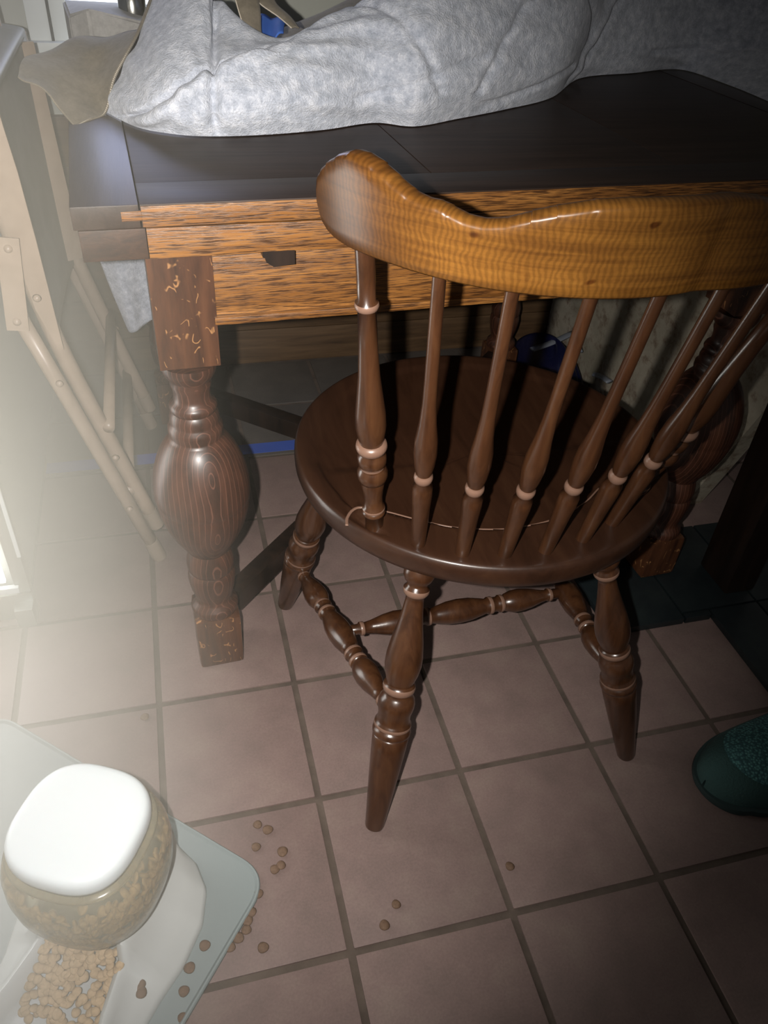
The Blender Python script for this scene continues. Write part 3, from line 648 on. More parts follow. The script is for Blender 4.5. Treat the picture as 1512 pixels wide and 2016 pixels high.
bk = emit('backrest', *patch([[(-0.352, Y0 + 0.03, 0.97), (-0.340, 0.70, 0.985), (-0.340, 0.85, 0.985), (-0.352, Y1 - 0.03, 0.97)], [(-0.350, Y0 + 0.03, 0.82), (-0.338, 0.70, 0.82), (-0.338, 0.85, 0.82), (-0.350, Y1 - 0.03, 0.82)]], 16, 8, None, 0.012)[:2], M_brownpaint, fc)

# ---------------------------------------------------------------- fleece-backed cover heaped on the table
cv = empty('fleece_cover', (0.3, 0.75, 0.745), 'large taupe cover with fluffy white fleece lining, bundled along the back of the table', 'blanket')
ZT_ = 0.7462
# columns: (bottom px), then upper px rows with forward/back depth offset from the foot of the heap
cols = [
 ((206, 222), [((214, 196), .004), ((228, 160), .02), ((250, 115), .045), ((278, 62), .09), ((300, -10), .16), ((312, -70), .24)]),
 ((268, 252), [((275, 215), -.006), ((290, 165), .005), ((310, 110), .035), ((335, 60), .075), ((355, -10), .14), ((365, -70), .22)]),
 ((338, 266), [((340, 225), -.010), ((350, 175), .000), ((365, 120), .03), ((385, 70), .075), ((400, 0), .14), ((408, -70), .22)]),
 ((412, 271), [((410, 228), -.010), ((412, 180), .000), ((418, 138), .022), ((424, 105), .060), ((430, 60), .12), ((436, 0), .2)]),
 ((520, 268), [((520, 222), -.012), ((522, 172), -.008), ((528, 128), .012), ((535, 98), .040), ((538, 84), .075), ((538, 80), .115)]),
 ((640, 258), [((635, 208), -.012), ((630, 152), -.008), ((625, 105), .012), ((620, 75), .035), ((618, 58), .065), ((618, 52), .105)]),
 ((740, 244), [((735, 192), -.012), ((728, 130), -.006), ((722, 78), .012), ((718, 35), .035), ((715, 14), .065), ((714, 6), .105)]),
 ((820, 251), [((825, 195), -.014), ((830, 125), -.006), ((832, 65), .012), ((832, 15), .035), ((832, -25), .065), ((832, -50), .105)]),
 ((905, 236), [((915, 180), -.014), ((925, 110), -.006), ((932, 50), .012), ((936, -5), .035), ((936, -50), .065), ((936, -80), .105)]),
 ((1000, 217), [((1012, 165), -.010), ((1025, 100), -.004), ((1035, 40), .012), ((1040, -15), .035), ((1042, -60), .065), ((1042, -90), .105)]),
 ((1090, 194), [((1105, 145), -.012), ((1125, 85), -.006), ((1140, 30), .012), ((1150, -20), .03), ((1155, -65), .055), ((1155, -95), .1)]),
 ((1148, 155), [((1160, 118), -.006), ((1180, 70), -.003), ((1200, 20), .01), ((1210, -20), .02), ((1215, -60), .04), ((1215, -90), .08)]),
 ((1250, 145), [((1258, 112), .0), ((1270, 70), .005), ((1285, 20), .012), ((1295, -20), .02), ((1300, -60), .04), ((1300, -90), .08)]),
 ((1345, 138), [((1355, 112), .0), ((1370, 70), .005), ((1385, 20), .012), ((1395, -20), .02), ((1400, -60), .04), ((1400, -90), .08)]),
 ((1440, 168), [((1450, 120), .06), ((1462, 72), .10), ((1475, 20), .12), ((1485, -20), .13), ((1490, -60), .15), ((1490, -90), .18)]),
 ((1530, 205), [((1540, 130), .13), ((1550, 72), .17), ((1560, 20), .19), ((1570, -20), .2), ((1575, -60), .22), ((1575, -90), .25)]),
]
rows = [[] for _ in range(8)]
for (b, ups) in cols:
    p = at_z(*b, ZT_ + 0.001); y0 = p[1]
    rows[0].append(np.array([p[0], p[1] + 0.010, ZT_])); first = True
    for r, (q, dy) in enumerate(ups):
        pt = at_y(*q, y0 + dy); pt[2] = max(pt[2], ZT_ + 0.004)
        rows[r + 1].append(pt)
    last = rows[6][-1]; rows[7].append(np.array([last[0], last[1] + 0.09, max(last[2] - 0.06, ZT_ + 0.003)]))
K = len(cols) - 1
def gau(x, s): return math.exp(-(x / s) ** 2)
nz = [(rng.uniform(3, 14), rng.uniform(2, 7), rng.uniform(0, 6.3), rng.uniform(0.3, 1)) for _ in range(14)]
def dispf(u, v):
    c = u * K; r = v * 7
    d = 0.0
    for fu, fv, ph, am in nz: d += am * math.sin(fu * u * 6.3 + fv * v * 6.3 + ph)
    d *= 0.0007 * min(1, r)
    w = min(1.0, r * 1.5)
    d -= 0.012 * gau(c - (3.02 - 0.05 * (r - 3)), 0.10) * w                       # crease under the fold
    d -= 0.014 * gau(c - (0.35 + r * 0.80), 0.10) * (1 if r < 3.6 else 0.2) * w             # diagonal fold of the left flap
    d += 0.010 * gau(c - (0.9 + r * 0.80), 0.35) * (1 if r < 3.6 else 0.3) * w
    d -= 0.008 * gau(c - (10.45 + 0.30 * math.sin(r)), 0.09) * w + 0.006 * gau(c - (10.85 + 0.1 * r), 0.08) * w
    d += 0.007 * gau(c - 10.65 - 0.1 * r, 0.10) * w
    d -= 0.006 * gau(c - (7.2 - 0.35 * (r - 2)), 0.10) * (r > 1.0) * w
    d -= 0.006 * gau(c - (8.6 + 0.25 * (r - 2)), 0.08) * (r > 0.8) * w
    d -= 0.005 * gau(r - (1.1 + 0.35 * (c - 6)), 0.16) * (5.6 < c < 8.4)
    d -= 0.006 * gau(r - (0.75 + 0.4 * math.sin(c * 1.3)), 0.14) * (8.4 < c < 10.4)
    d -= 0.006 * gau(r - (1.2 + 0.2 * (c - 12)), 0.14) * (c > 12.2)
    if v < 0.06: d = max(d, -0.004)
    return -d if False else d
V, F, Gd = patch(rows, 300, 110, dispf)
nrm = np.cross(Gd[5, 150] - Gd[5, 149], Gd[6, 150] - Gd[5, 150])
if np.dot(nrm, CAM_P - Gd[5, 150]) < 0:
    V, F, Gd = patch(rows, 300, 110, lambda u, v: -dispf(u, v))
V = [(x, y, max(z, 0.7459)) for x, y, z in V]
fle = emit('fleece_side', V, F, M_fleece, cv, label='fluffy greyish white fleece side')

# taupe outer side turned back at the left, hanging between the table corner and the folded chair
def PY(u, v, y): return at_y(u, v, y)
hemL = [at_z(146, 246, 0.735), at_z(172, 236, 0.752), at_z(206, 222, 0.757)]
for q in range(1, 7): hemL.append(rows[q][0] + np.array([-0.003, -0.004, 0.002]))
tl = [
 [PY(146, 250, 0.555), PY(118, 215, 0.57), PY(92, 185, 0.575), PY(62, 160, 0.58), PY(36, 146, 0.59)],
 [PY(172, 236, 0.575), PY(135, 195, 0.60), PY(102, 160, 0.62), PY(70, 140, 0.62), PY(40, 134, 0.63)],
 [PY(206, 221, 0.605), PY(165, 170, 0.64), PY(122, 135, 0.66), PY(85, 118, 0.67), PY(60, 122, 0.68)],
 [rows[2][0] + np.array([-.003, -.004, .002]), PY(190, 140, 0.67), PY(150, 112, 0.69), PY(115, 100, 0.70), PY(95, 104, 0.72)],
 [rows[3][0] + np.array([-.003, -.004, .002]), PY(215, 98, 0.70), PY(180, 88, 0.72), PY(150, 84, 0.74), PY(130, 90, 0.76)],
 [rows[4][0] + np.array([-.003, -.004, .002]), PY(245, 66, 0.74), PY(210, 74, 0.76), PY(180, 80, 0.78), PY(160, 86, 0.80)],
]
def dt(u, v): return 0.004 * math.sin(u * 9 + v * 4) * u + 0.003 * math.sin(v * 11 + 1) * u
emit('taupe_flap', *patch(tl, 60, 60, dt, 0.0015)[:2], M_taupe, cv, label='smooth taupe outer side folded back')
# hem and stitches
hp = [np.array(h) for h in [tl[0][0], tl[1][0], tl[2][0], tl[3][0], tl[4][0], tl[5][0], rows[5][0]]]
hc = [cr(hp, t) for t in np.linspace(0, len(hp) - 1, 90)]
toc = lambda p, d: p + (CAM_P - p) / np.linalg.norm(CAM_P - p) * d
hemo = emit('hem', *tube([toc(p, 0.001) for p in hc], 0.0022, 8), M_taupe, cv, label='rolled taupe hem')
SV, SF = [], []
for i in range(2, 88, 1):
    a = toc(hc[i], 0.0030); b = toc(hc[i] + (hc[i + 1] - hc[i]) * 0.55, 0.0030)
    v_, f_ = tube([a, b], 0.0008, 5); n0 = len(SV); SV += v_; SF += [tuple(n0 + k for k in q) for q in f_]
st = emit('stitching', SV, SF, M_thread, hemo, label='pale hem stitching'); st['kind'] = 'stuff'
# piece of lining hanging down behind the table's left end
hy = 0.955
hg = [[PY(170, 420, hy), PY(215, 418, hy - .01), PY(262, 416, hy), PY(300, 415, hy)],
      [PY(185, 480, hy), PY(222, 478, hy - .012), PY(265, 476, hy), PY(300, 475, hy + .01)],
      [PY(218, 570, hy), PY(245, 570, hy - .012), PY(272, 565, hy), PY(305, 560, hy + .01)],
      [PY(254, 652, hy), PY(266, 651, hy - .008), PY(284, 640, hy), PY(312, 618, hy + .01)]]
emit('hanging_corner', *patch(hg, 24, 40, lambda u, v: 0.003 * math.sin(u * 7 + v * 3), 0.003)[:2], M_fleece, cv, label='corner of fleece hanging down behind the table')
# taupe part of the bundle behind, with its straps
bk_ = [[(-0.06, 0.60, 0.80), (0.05, 0.62, 0.80), (0.16, 0.66, 0.80), (0.28, 0.72, 0.81), (0.42, 0.80, 0.82), (0.60, 0.90, 0.82)],
       [(-0.06, 0.72, 0.815), (0.05, 0.74, 0.80), (0.16, 0.78, 0.81), (0.28, 0.84, 0.845), (0.42, 0.92, 0.86), (0.60, 1.0, 0.86)],
       [(-0.06, 0.86, 0.83), (0.05, 0.88, 0.80), (0.16, 0.90, 0.82), (0.28, 0.95, 0.87), (0.42, 1.0, 0.89), (0.60, 1.08, 0.89)],
       [(-0.06, 0.93, 0.76), (0.05, 0.94, 0.76), (0.16, 0.95, 0.77), (0.28, 1.0, 0.80), (0.42, 1.05, 0.8), (0.60, 1.1, 0.8)]]
emit('taupe_bundle', *patch(bk_, 60, 40, lambda u, v: 0.006 * math.sin(u * 12 + v * 5), 0.0015)[:2], M_taupe, cv, label='taupe outer side bunched behind')
def strap(px, y0, y1, w):
    L_, R_ = [], []
    n = len(px); rr = []
    for i, (u, v, wd) in enumerate(px):
        y = y0 + (y1 - y0) * i / (n - 1)
        rr.append([PY(u - wd, v, y), PY(u + wd, v, y + 0.004)])
    C = rr
    V, F, G2 = patch([[q[0], (q[0] + q[1]) / 2 + np.array([0, -0.002, 0.002]), q[1]] for q in C], 8, 40, None, 0.002)
    s_ = emit('strap', V, F, M_taupe, cv)
    e1 = [tuple(toc(G2[b, 0], 0.001)) for b in range(40)]
    emit('strap_edge', *tube(e1, 0.0009, 6), M_thread, s_)
strap([(515, 84, 9), (500, 62, 15), (492, 25, 21), (484, -15, 24)], 0.60, 0.66, 0)
strap([(582, 55, 8), (560, 32, 13), (530, 8, 17), (512, -18, 20)], 0.62, 0.68, 0)
bc = emit('blue_cloth', *patch([[PY(505, 88, .63), PY(530, 82, .63), PY(558, 66, .64)], [PY(505, 60, .66), PY(530, 58, .66), PY(560, 50, .67)], [PY(505, 35, .70), PY(535, 30, .70), PY(565, 40, .71)]], 16, 12, lambda u, v: 0.004 * math.sin(u * 9), 0.002)[:2], M_bluecloth)
tag(bc, 'scrap of bright blue cloth poking out behind the straps of the cover', 'cloth')

# canvas box behind with a tin on it
bx = empty('canvas_box', (-0.17, 1.0, 0.745), 'pale canvas covered box behind the cover beside the window', 'box')
pts = [PY(134, 28, .97), PY(172, 11, 1.03), PY(255, 8, 1.10), PY(292, 44, 1.0)]
fr = [PY(134, 30, .93), PY(172, 14, .90), PY(292, 46, .93)]
V = [fr[0], fr[1], fr[2], (fr[2][0] + 0.02, 1.14, fr[2][2]), (fr[0][0] - 0.02, 1.14, fr[0][2] - 0.005)]
V = [tuple(v) for v in V]; lo = [(v[0], v[1], 0.7465) for v in V]
bm = bmesh.new(); vs = [bm.verts.new(v) for v in V + lo]; n = 5
bm.faces.new(vs[:n]); bm.faces.new(list(reversed(vs[n:])))
for i in range(n): bm.faces.new((vs[i], vs[n + i], vs[n + (i + 1) % n], vs[(i + 1) % n]))
bmesh.ops.bevel(bm, geom=list(bm.edges), offset=0.004, segments=3, affect='EDGES'); bm.verts.index_update()
emit('box_body', [tuple(v.co) for v in bm.verts], [tuple(v.index for v in f.verts) for f in bm.faces], M_box, bx, auto=40); bm.free()
tc = PY(262, 28, 1.0); ztop = V[2][2] + 0.001
tn = empty('tin_can', (tc[0], tc[1], ztop), 'small shiny steel tin with a dark label standing on the canvas box', 'can')
emit('can_body', *lathe((tc[0], tc[1], ztop), (tc[0], tc[1], ztop + 0.05), [(0, 0.022), (0.02, 0.0235), (0.05, 0.0225), (0.95, 0.0225), (0.98, 0.0235), (1, 0.022)], 28), M_tin, tn, auto=40)
V, F = [], []
for k in range(9):
    t = math.radians(200 + k * 6)
    for zz in (0.008, 0.028): V.append((tc[0] + 0.0229 * math.cos(t), tc[1] + 0.0229 * math.sin(t), ztop + zz))
for k in range(8): F.append((2 * k, 2 * k + 2, 2 * k + 3, 2 * k + 1))
emit('can_label', V, F, M_tinlabel, tn)

# ---------------------------------------------------------------- post and bag at the right
po = emit('table_post', *box(0.835, 0.278, 0.40, 0.060, 0.084, 0.768, 0, 0.004), M_darkwood, auto=35, loc=(0.835, 0.278, 0.016))
tag(po, 'very dark square wooden post standing on the black hearth at far right', 'post')
bg = empty('plastic_bag', (1.0, 0.98, 0), None, None); bg['label'] = 'navy blue plastic bag with white edging slumped under the table'; bg['category'] = 'bag'
def blob(cx, cy, rx, ry, h, seed, nu=40, nv=16):
    r_ = random.Random(seed); ph = [r_.uniform(0, 6.3) for _ in range(6)]
    V, F = [], []
    for i in range(nv + 1):
        v = i / nv * math.pi / 2
        for k in range(nu):
            t = 2 * math.pi * k / nu
            q = 1 + 0.10 * math.sin(3 * t + ph[0]) + 0.06 * math.sin(5 * t + ph[1]) + 0.05 * math.sin(4 * v + 2 * t + ph[2])
            e = 0.5
            V.append((cx + rx * q * math.copysign(abs(math.cos(t)) ** e, math.cos(t)) * math.cos(v), cy + ry * q * math.copysign(abs(math.sin(t)) ** e, math.sin(t)) * math.cos(v), 0.001 + h * math.sin(v) * (1 + 0.08 * math.sin(2 * t + ph[3]))))
    for i in range(nv):
        for k in range(nu):
            k2 = (k + 1) % nu; F.append((i * nu + k, i * nu + k2, (i + 1) * nu + k2, (i + 1) * nu + k))
    return V, F
emit('bag_body', *blob(0.80, 1.04, 0.055, 0.13, 0.12, 3), M_bagblue, bg)
for pq in ([(1048, 688), (1085, 675), (1128, 655)], [(1128, 655), (1134, 672), (1140, 692)], [(1168, 736), (1185, 742), (1200, 752)]):
    P3 = [at_z(*q, 0.118) for q in pq]
    emit('white_edge', *tube([cr([np.array(p) for p in P3], t) for t in np.linspace(0, 2, 12)], 0.010, 8, 0.4), M_bagwhite, bg, label='white edging')

# ---------------------------------------------------------------- mat, feeder, kibble
mc = np.array([-0.105, -0.098]); d1 = np.array([math.cos(math.radians(137)), math.sin(math.radians(137))]); d2 = np.array([math.cos(math.radians(231)), math.sin(math.radians(231))])
L1, L2 = 0.50, 0.36
def rr_outline(inset, R0=0.045, n=10):
    # rounded quad from corner mc0 with axes d1,d2
    c0 = mc + (-(d1 + d2)) * 0.018
    P4 = [c0, c0 + d1 * L1, c0 + d1 * L1 + d2 * L2, c0 + d2 * L2]
    cen = sum(P4) / 4; out = []
    for i in range(4):
        p = P4[i]; a = (P4[i - 1] - p); b = (P4[(i + 1) % 4] - p); a /= np.linalg.norm(a); b /= np.linalg.norm(b)
        R1 = R0 - inset
        p_in = p + (a + b) * inset
        p0 = p_in + a * R1; p1 = p_in + b * R1
        for k in range(n + 1):
            t = k / n; out.append((1 - t) ** 2 * p0 + 2 * t * (1 - t) * p_in + t * t * p1)
    return out
V, F = [], []
lv = [(0.0, 0.0004), (0.0, 0.0045), (0.0012, 0.0062), (0.0035, 0.0062), (0.005, 0.0045), (0.0065, 0.0032)]
for ins, zz in lv:
    for p in rr_outline(ins): V.append((p[0], p[1], zz))
n = len(rr_outline(0))
for i in range(len(lv) - 1):
    for k in range(n): F.append((i * n + k, i * n + (k + 1) % n, (i + 1) * n + (k + 1) % n, (i + 1) * n + k))
F.append(tuple((len(lv) - 1) * n + k for k in range(n))); F.append(tuple(range(n - 1, -1, -1)))
fm = emit('feeding_mat', V, F, M_mat, None, auto=35, loc=(-0.3, 0.0, 0.0)); tag(fm, 'grey silicone feeding mat with raised rim and rounded corner on the tiles', 'mat')

FC = np.array([-0.277, -0.106]); FR = math.radians(-28)
cR, sR = math.cos(FR), math.sin(FR)
def FW(x, y, z): return (FC[0] + x * cR - y * sR, FC[1] + x * sR + y * cR, z)
fd = empty('pet_feeder', (FC[0], FC[1], 0.003), 'gravity pet food dispenser with white lid and cloudy hopper on grey mat', 'pet feeder')
def sq(r, t, e=2.8):
    c, s = math.cos(t), math.sin(t); k = (abs(c) ** e + abs(s) ** e) ** (-1 / e); return r * k * c, r * k * s
def squircle_lathe(prof, e=2.8, n=64, capt=True, capb=True, cx=0, cy=0):
    V, F = [], []
    for r, z in prof:
        for k in range(n):
            x, y = sq(r, 2 * math.pi * k / n, e); V.append(FW(x + cx, y + cy, z))
    for i in range(len(prof) - 1):
        for k in range(n): F.append((i * n + k, i * n + (k + 1) % n, (i + 1) * n + (k + 1) % n, (i + 1) * n + k))
    if capb: F.append(tuple(range(n - 1, -1, -1)))
    if capt: F.append(tuple((len(prof) - 1) * n + k for k in range(n)))
    return V, F
emit('lid', *squircle_lathe([(0.0640, 0.2060), (0.0668, 0.2070), (0.0680, 0.2140), (0.0678, 0.2230), (0.0660, 0.2290), (0.0630, 0.2315), (0.0590, 0.2325), (0.050, 0.2330), (0.03, 0.2332), (0.005, 0.2332)], 2.7), M_plastic, fd, label='glossy white rounded-square lid')
emit('hopper', *squircle_lathe([(0.058, 0.080), (0.068, 0.088), (0.0765, 0.105), (0.0825, 0.130), (0.0845, 0.155), (0.0830, 0.178), (0.0790, 0.192), (0.0735, 0.200), (0.066, 0.204)], 2.4), M_hopper, fd, label='cloudy see-through food hopper')
emit('hopper_rim', *squircle_lathe([(0.0690, 0.1985), (0.0728, 0.200), (0.0735, 0.2025), (0.0715, 0.205), (0.066, 0.2058)], 2.6, capt=True), M_hopper, fd)
# base tray lofted along its depth
yy_ = [0.100, 0.090, 0.060, 0.02, -0.03, -0.07, -0.11, -0.15, -0.19, -0.23, -0.262, -0.275]
wo = np.interp(yy_, [-0.275, -0.262, -0.23, -0.19, -0.15, -0.11, -0.07, -0.03, 0.02, 0.06, 0.09, 0.10], [0.05, 0.088, 0.104, 0.104, 0.097, 0.092, 0.098, 0.108, 0.110, 0.098, 0.07, 0.04])
wi = np.interp(yy_, [-0.275, -0.262, -0.23, -0.19, -0.15, -0.11, -0.07, -0.03, 0.1], [0.03, 0.066, 0.080, 0.078, 0.069, 0.058, 0.052, 0.050, 0.03])
V, F = [], []
yd = np.linspace(0.10, -0.275, 60)
wod = np.interp(-yd, [-y for y in yy_], wo); wid = np.interp(-yd, [-y for y in yy_], wi)
for y, a, b in zip(yd, wod, wid):
    back = y > -0.055; endf = min(1, max(0, (y + 0.275) / 0.02))
    wh = 0.052 if not back else 0.085
    if y < -0.2: wh = 0.052 - (-0.2 - y) * 0.25
    fz = 0.013 if y < -0.045 else 0.013 + (y + 0.045) * 2.2
    fz = min(fz, 0.085)
    if y < -0.262: fz = wh
    sec = [(-a, 0.0035), (-a, 0.010), (-a + 0.004, 0.016), (-a + (a - b) * 0.45, 0.024 if not back else 0.03), (-b - 0.008, wh * 0.75), (-b - 0.004, wh * 0.96), (-b, wh), (-b + 0.005, wh * 0.93), (-b + 0.010, max(fz, wh * 0.45)), (-b + 0.018, fz), (0, fz)]
    sec = sec + [(-x, z) for x, z in reversed(sec[:-1])]
    for x, z in sec: V.append(FW(x, y, z))
n = len(sec)
for i in range(len(yd) - 1):
    for k in range(n - 1): F.append((i * n + k, i * n + k + 1, (i + 1) * n + k + 1, (i + 1) * n + k))
    F.append((i * n + n - 1, i * n, (i + 1) * n, (i + 1) * n + n - 1))
F.append(tuple(range(n))); F.append(tuple((len(yd) - 1) * n + k for k in range(n - 1, -1, -1)))
emit('base_tray', V, F, M_base, fd, auto=55, label='cream white base with open bowl')

def kib_mesh(nm, material, R0=0.0066):
    V, F = [], []; n = 14
    for r, z in ((0.35, 0.0), (0.85, 0.0008), (1.0, 0.0022), (0.86, 0.0037), (0.40, 0.0044)):
        for k in range(n):
            t = 2 * math.pi * k / n; q = r * R0 * (1 + 0.05 * math.sin(3 * t)); V.append((q * math.cos(t), q * math.sin(t), z))
    for i in range(4):
        for k in range(n): F.append((i * n + k, i * n + (k + 1) % n, (i + 1) * n + (k + 1) % n, (i + 1) * n + k))
    F.append(tuple(range(n - 1, -1, -1))); F.append(tuple(4 * n + k for k in range(n)))
    me = bpy.data.meshes.new(nm); me.from_pydata(V, [], F); me.materials.append(material); me.update()
    me.polygons.foreach_set('use_smooth', [True] * len(me.polygons)); return me
km = kib_mesh('kibble', M_kib); kt = kib_mesh('kibble_tan', M_kibt, 0.0055)
def kibble(x, y, z, me, label, group, tilt=0.0):
    o = bpy.data.objects.new('kibble', me); COL.objects.link(o); o.location = (x, y, z)
    s = random.uniform(0.92, 1.08); o.scale = (s, s * random.uniform(0.94, 1.05), 1)
    o.rotation_euler = (random.uniform(-tilt, tilt), random.uniform(-tilt, tilt), random.uniform(0, 6.28))
    return tag(o, label, 'pet food', group)
floor_k = [((507, 1623), 'brown kibble disc on the tile, upper left of the close pair above the mat'), ((527, 1633), 'brown kibble disc on the tile, lower right of the close pair above the mat'),
 ((504, 1667), 'brown kibble disc on the tile just below the close pair'), ((556, 1676), 'brown kibble disc on the tile, right of the others near the joint'),
 ((553, 1703), 'brown kibble disc touching another, upper right of the touching two'), ((541, 1711), 'brown kibble disc touching another, lower left of the touching two'),
 ((509, 1759), 'brown kibble disc on the tile right beside the rounded mat corner'), ((495, 1795), 'brown kibble disc against the mat rim, topmost of the row'),
 ((487, 1812), 'brown kibble disc against the mat rim, second of the row'), ((485, 1830), 'brown kibble disc against the mat rim, third of the row'),
 ((469, 1846), 'brown kibble disc against the mat rim, fourth of the row'), ((453, 1864), 'brown kibble disc against the mat rim, lowest of the row'),
 ((518, 1865), 'brown kibble disc on the tile apart to the right of the mat rim row'), ((780, 1780), 'brown kibble disc on open tile above the long grout joint, upper of two'),
 ((757, 1821), 'brown kibble disc on open tile above the long grout joint, lower of two'), ((1004, 1705), 'lone brown kibble disc on the tile in front of the chair'),
 ((285, 1411), 'lone faint kibble disc on the tile left of the table leg'), ((360, 2004), 'brown kibble disc on the tile at the lower end of the mat rim')]
for (u, v), lb in floor_k:
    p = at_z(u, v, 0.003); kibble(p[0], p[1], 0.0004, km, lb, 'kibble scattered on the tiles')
mat_k = [((372, 1812), 'kibble disc on the grey mat, nearest the hopper'), ((403, 1861), 'kibble disc on the grey mat, nearest its rim'), ((373, 1905), 'kibble disc on the grey mat between the base and the rim'),
         ((362, 1951), 'kibble disc on the mat rim beside the base')]
for (u, v), lb in mat_k:
    p = at_z(u, v, 0.006); kibble(p[0], p[1], 0.0034, km, lb, 'kibble on the mat')
for (u, v), lb in [((275, 1937), 'kibble disc lodged on the base rim, upper one'), ((278, 1953), 'kibble disc lodged on the base rim, lower one')]:
    p = at_z(u, v, 0.028); kibble(p[0], p[1], 0.024, km, lb, 'kibble on the base rim')
pile = 'tan kibble disc in the heap below the hopper mouth'
cnt = 0
for k in range(1400):
    x = random.uniform(-0.044, 0.060); y = random.uniform(-0.215, -0.045)
    if x > 0.050 - (y + 0.06) * 0.12: continue
    edge = -0.128 + 0.012 * math.sin(x * 90) - (0.09 if x > 0.036 else 0.015 if x > 0.0 else 0)
    if y < edge: continue
    z = 0.014 + max(0, (y + 0.125)) * 0.5 + random.uniform(0, 0.004)
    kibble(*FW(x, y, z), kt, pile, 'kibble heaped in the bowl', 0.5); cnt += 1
    if cnt >= 290: break
for (u, v), lb in [((96, 1958), 'pale kibble disc on the left of the bowl floor, upper left of four'), ((109, 1966), 'pale kibble disc on the left of the bowl floor, upper right of four'), ((92, 1990), 'pale kibble disc on the left of the bowl floor, lower left of four'), ((109, 1992), 'pale kibble disc on the left of the bowl floor, lower right of four')]:
    p = at_z(u, v, 0.016); kibble(p[0], p[1], 0.0135, kt, lb, 'kibble at the left of the bowl')
# food inside the hopper (nobody could count it)
SV, SF = [], []
kv = [tuple(v.co) for v in kt.vertices]; kf = [tuple(p.vertices) for p in kt.polygons]
for k in range(1500):
    t = random.uniform(0, 6.28); z = random.uniform(0.09, 0.188); R_ = np.interp(z, [0.088, 0.105, 0.130, 0.155, 0.19], [0.058, 0.067, 0.074, 0.076, 0.072])
    q = R_ * (1 if z < 0.175 else math.sqrt(random.random())) * random.uniform(0.93, 1.0)
    x, y = sq(q, t, 2.4); Rm = Matrix.Rotation(random.uniform(0, 6.28), 3, 'X') @ Matrix.Rotation(random.uniform(0, 6.28), 3, 'Y')
    c = Vector(FW(x, y, z)); n0 = len(SV)
    for v in kv: SV.append(tuple(c + Rm @ Vector(v)))
    SF += [tuple(n0 + i for i in f) for f in kf]
fo = emit('stored_kibble', SV, SF, M_kibt, fd, label='tan kibble filling the hopper'); fo['kind'] = 'stuff'

# ---------------------------------------------------------------- slipper at the right edge
slp = empty('slipper', (0.66, -0.10, 0), 'dark teal knitted slipper toe poking in from the right beside the chair leg', 'slipper')
SA = math.radians(6)
def SW(x, y, z): return (0.542 + x * math.cos(SA) - y * math.sin(SA), -0.108 + x * math.sin(SA) + y * math.cos(SA), z)
def heel(x): return 1.0 if x < 0.205 else max(0.12, (1 - ((x - 0.205) / 0.056) ** 2)) ** 0.5 if x < 0.26 else 0.18
def slip_w(x): return (0.060 * (1 - (1 - min(1, x / 0.10)) ** 2.2) ** 0.5 + 0.012 * min(1, x / 0.2)) * heel(x)
V, F = [], []; nx, ns = 40, 22
for i in range(nx):
    x = 0.26 * (i / (nx - 1)) ** 1.6
    w = max(slip_w(x), 0.002); h = 0.018 + 0.040 * heel(x) * (1 - (1 - min(1, x / 0.14)) ** 2) ** 0.5
    for k in range(ns):
        t = math.pi * k / (ns - 1)
        V.append(SW(x + 0.003, w * math.cos(t) * 0.97, 0.010 + h * math.sin(t) ** 0.8))
for i in range(nx - 1):
    for k in range(ns - 1): F.append((i * ns + k, i * ns + k + 1, (i + 1) * ns + k + 1, (i + 1) * ns + k))
F.append(tuple((nx - 1) * ns + k for k in range(ns)))
emit('upper', V, F, M_knitdark, slp)
V, F = [], []
for i in range(26):
    x = 0.034 + 0.165 * (i / 25)
    q = min(1, (x - 0.034) / 0.05); w = max(0.002, slip_w(x) * 0.78 * (1 - (1 - q) ** 2.5) ** 0.5); h = 0.018 + 0.040 * (1 - (1 - min(1, x / 0.14)) ** 2) ** 0.5
    for k in range(16):
        y = w * (-1 + 2 * k / 15); W_ = slip_w(x) * 0.97; zz = 0.010 + h * max(0.0, 1 - (y / W_) ** 2) ** 0.4
        V.append(SW(x + 0.003, y, zz + 0.0025))
for i in range(25):
    for k in range(15): F.append((i * 16 + k, i * 16 + k + 1, (i + 1) * 16 + k + 1, (i + 1) * 16 + k))
emit('toe_panel', V, F, M_knit, slp, label='lighter teal knitted panel')
V, F = [], []; out = []
for i in range(60):
    x = 0.26 * (i / 59) ** 1.5; out.append((x, -slip_w(x) - 0.004 - 0.0035 * abs(math.sin(x * 70))))
for i in range(59, -1, -1):
    x = 0.26 * (i / 59) ** 1.5; out.append((x, slip_w(x) + 0.003))
for zz, s in ((0.0008, 0.97), (0.006, 1.0), (0.014, 0.98)):
    for x, y in out: V.append(SW(x if zz > 0.001 else x + 0.002, y * s, zz))
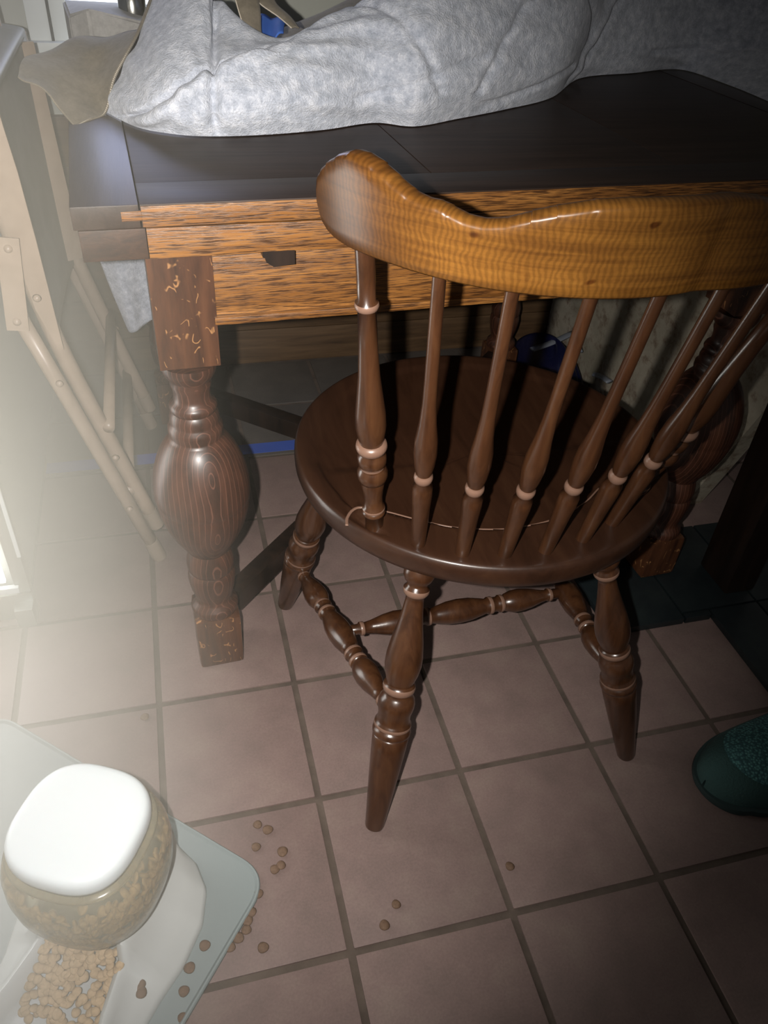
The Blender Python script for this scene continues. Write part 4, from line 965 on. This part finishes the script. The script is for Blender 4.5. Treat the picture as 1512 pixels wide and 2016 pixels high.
n = len(out)
for i in range(2):
    for k in range(n): F.append((i * n + k, i * n + (k + 1) % n, (i + 1) * n + (k + 1) % n, (i + 1) * n + k))
F.append(tuple(range(n - 1, -1, -1))); F.append(tuple(2 * n + k for k in range(n)))
emit('sole', V, F, M_sole, slp, auto=50)
# crumb in the joint

# ---------------------------------------------------------------- scattering volume added to imitate lens glare over the left side
hz = emit('glare', *box(-0.2175, 0.385, 0.49, 0.395, 1.69, 0.97), None, None, smooth=False, loc=(-0.2175, 0.385, 0.0))
tag(hz, 'pale volume added to imitate lens glare beside the glass door', 'glare', kind='stuff')
MH = bpy.data.materials.new('glare'); MH.use_nodes = True; N_, L_ = MH.node_tree.nodes, MH.node_tree.links
N_.remove(N_['Principled BSDF']); out = N_['Material Output']
vs_ = N_.new('ShaderNodeVolumeScatter'); vs_.inputs['Color'].default_value = (1.0, 0.97, 0.84, 1); vs_.inputs['Anisotropy'].default_value = 0.0
g_ = N_.new('ShaderNodeNewGeometry'); sx = N_.new('ShaderNodeSeparateXYZ'); L_.new(g_.outputs['Position'], sx.inputs[0])
def mr(sock, a, b, c, d):
    n_ = N_.new('ShaderNodeMapRange'); n_.interpolation_type = 'SMOOTHSTEP'
    for k, v in (('From Min', a), ('From Max', b), ('To Min', c), ('To Max', d)): n_.inputs[k].default_value = v
    L_.new(sock, n_.inputs['Value']); return n_.outputs['Result']
def mul(a, b):
    n_ = N_.new('ShaderNodeMath'); n_.operation = 'MULTIPLY'; L_.new(a, n_.inputs[0])
    if isinstance(b, float): n_.inputs[1].default_value = b
    else: L_.new(b, n_.inputs[1])
    return n_.outputs[0]
GLARE = 1.65
d_ = mul(mul(mr(sx.outputs['X'], -0.05, -0.47, 0.0, 1.0), mr(sx.outputs['Z'], 0.75, 0.2, 0.25, 1.0)), mr(sx.outputs['Y'], -0.50, -0.25, 0.0, GLARE))
L_.new(d_, vs_.inputs['Density']); L_.new(vs_.outputs[0], out.inputs['Volume'])
hz.data.materials.append(MH)
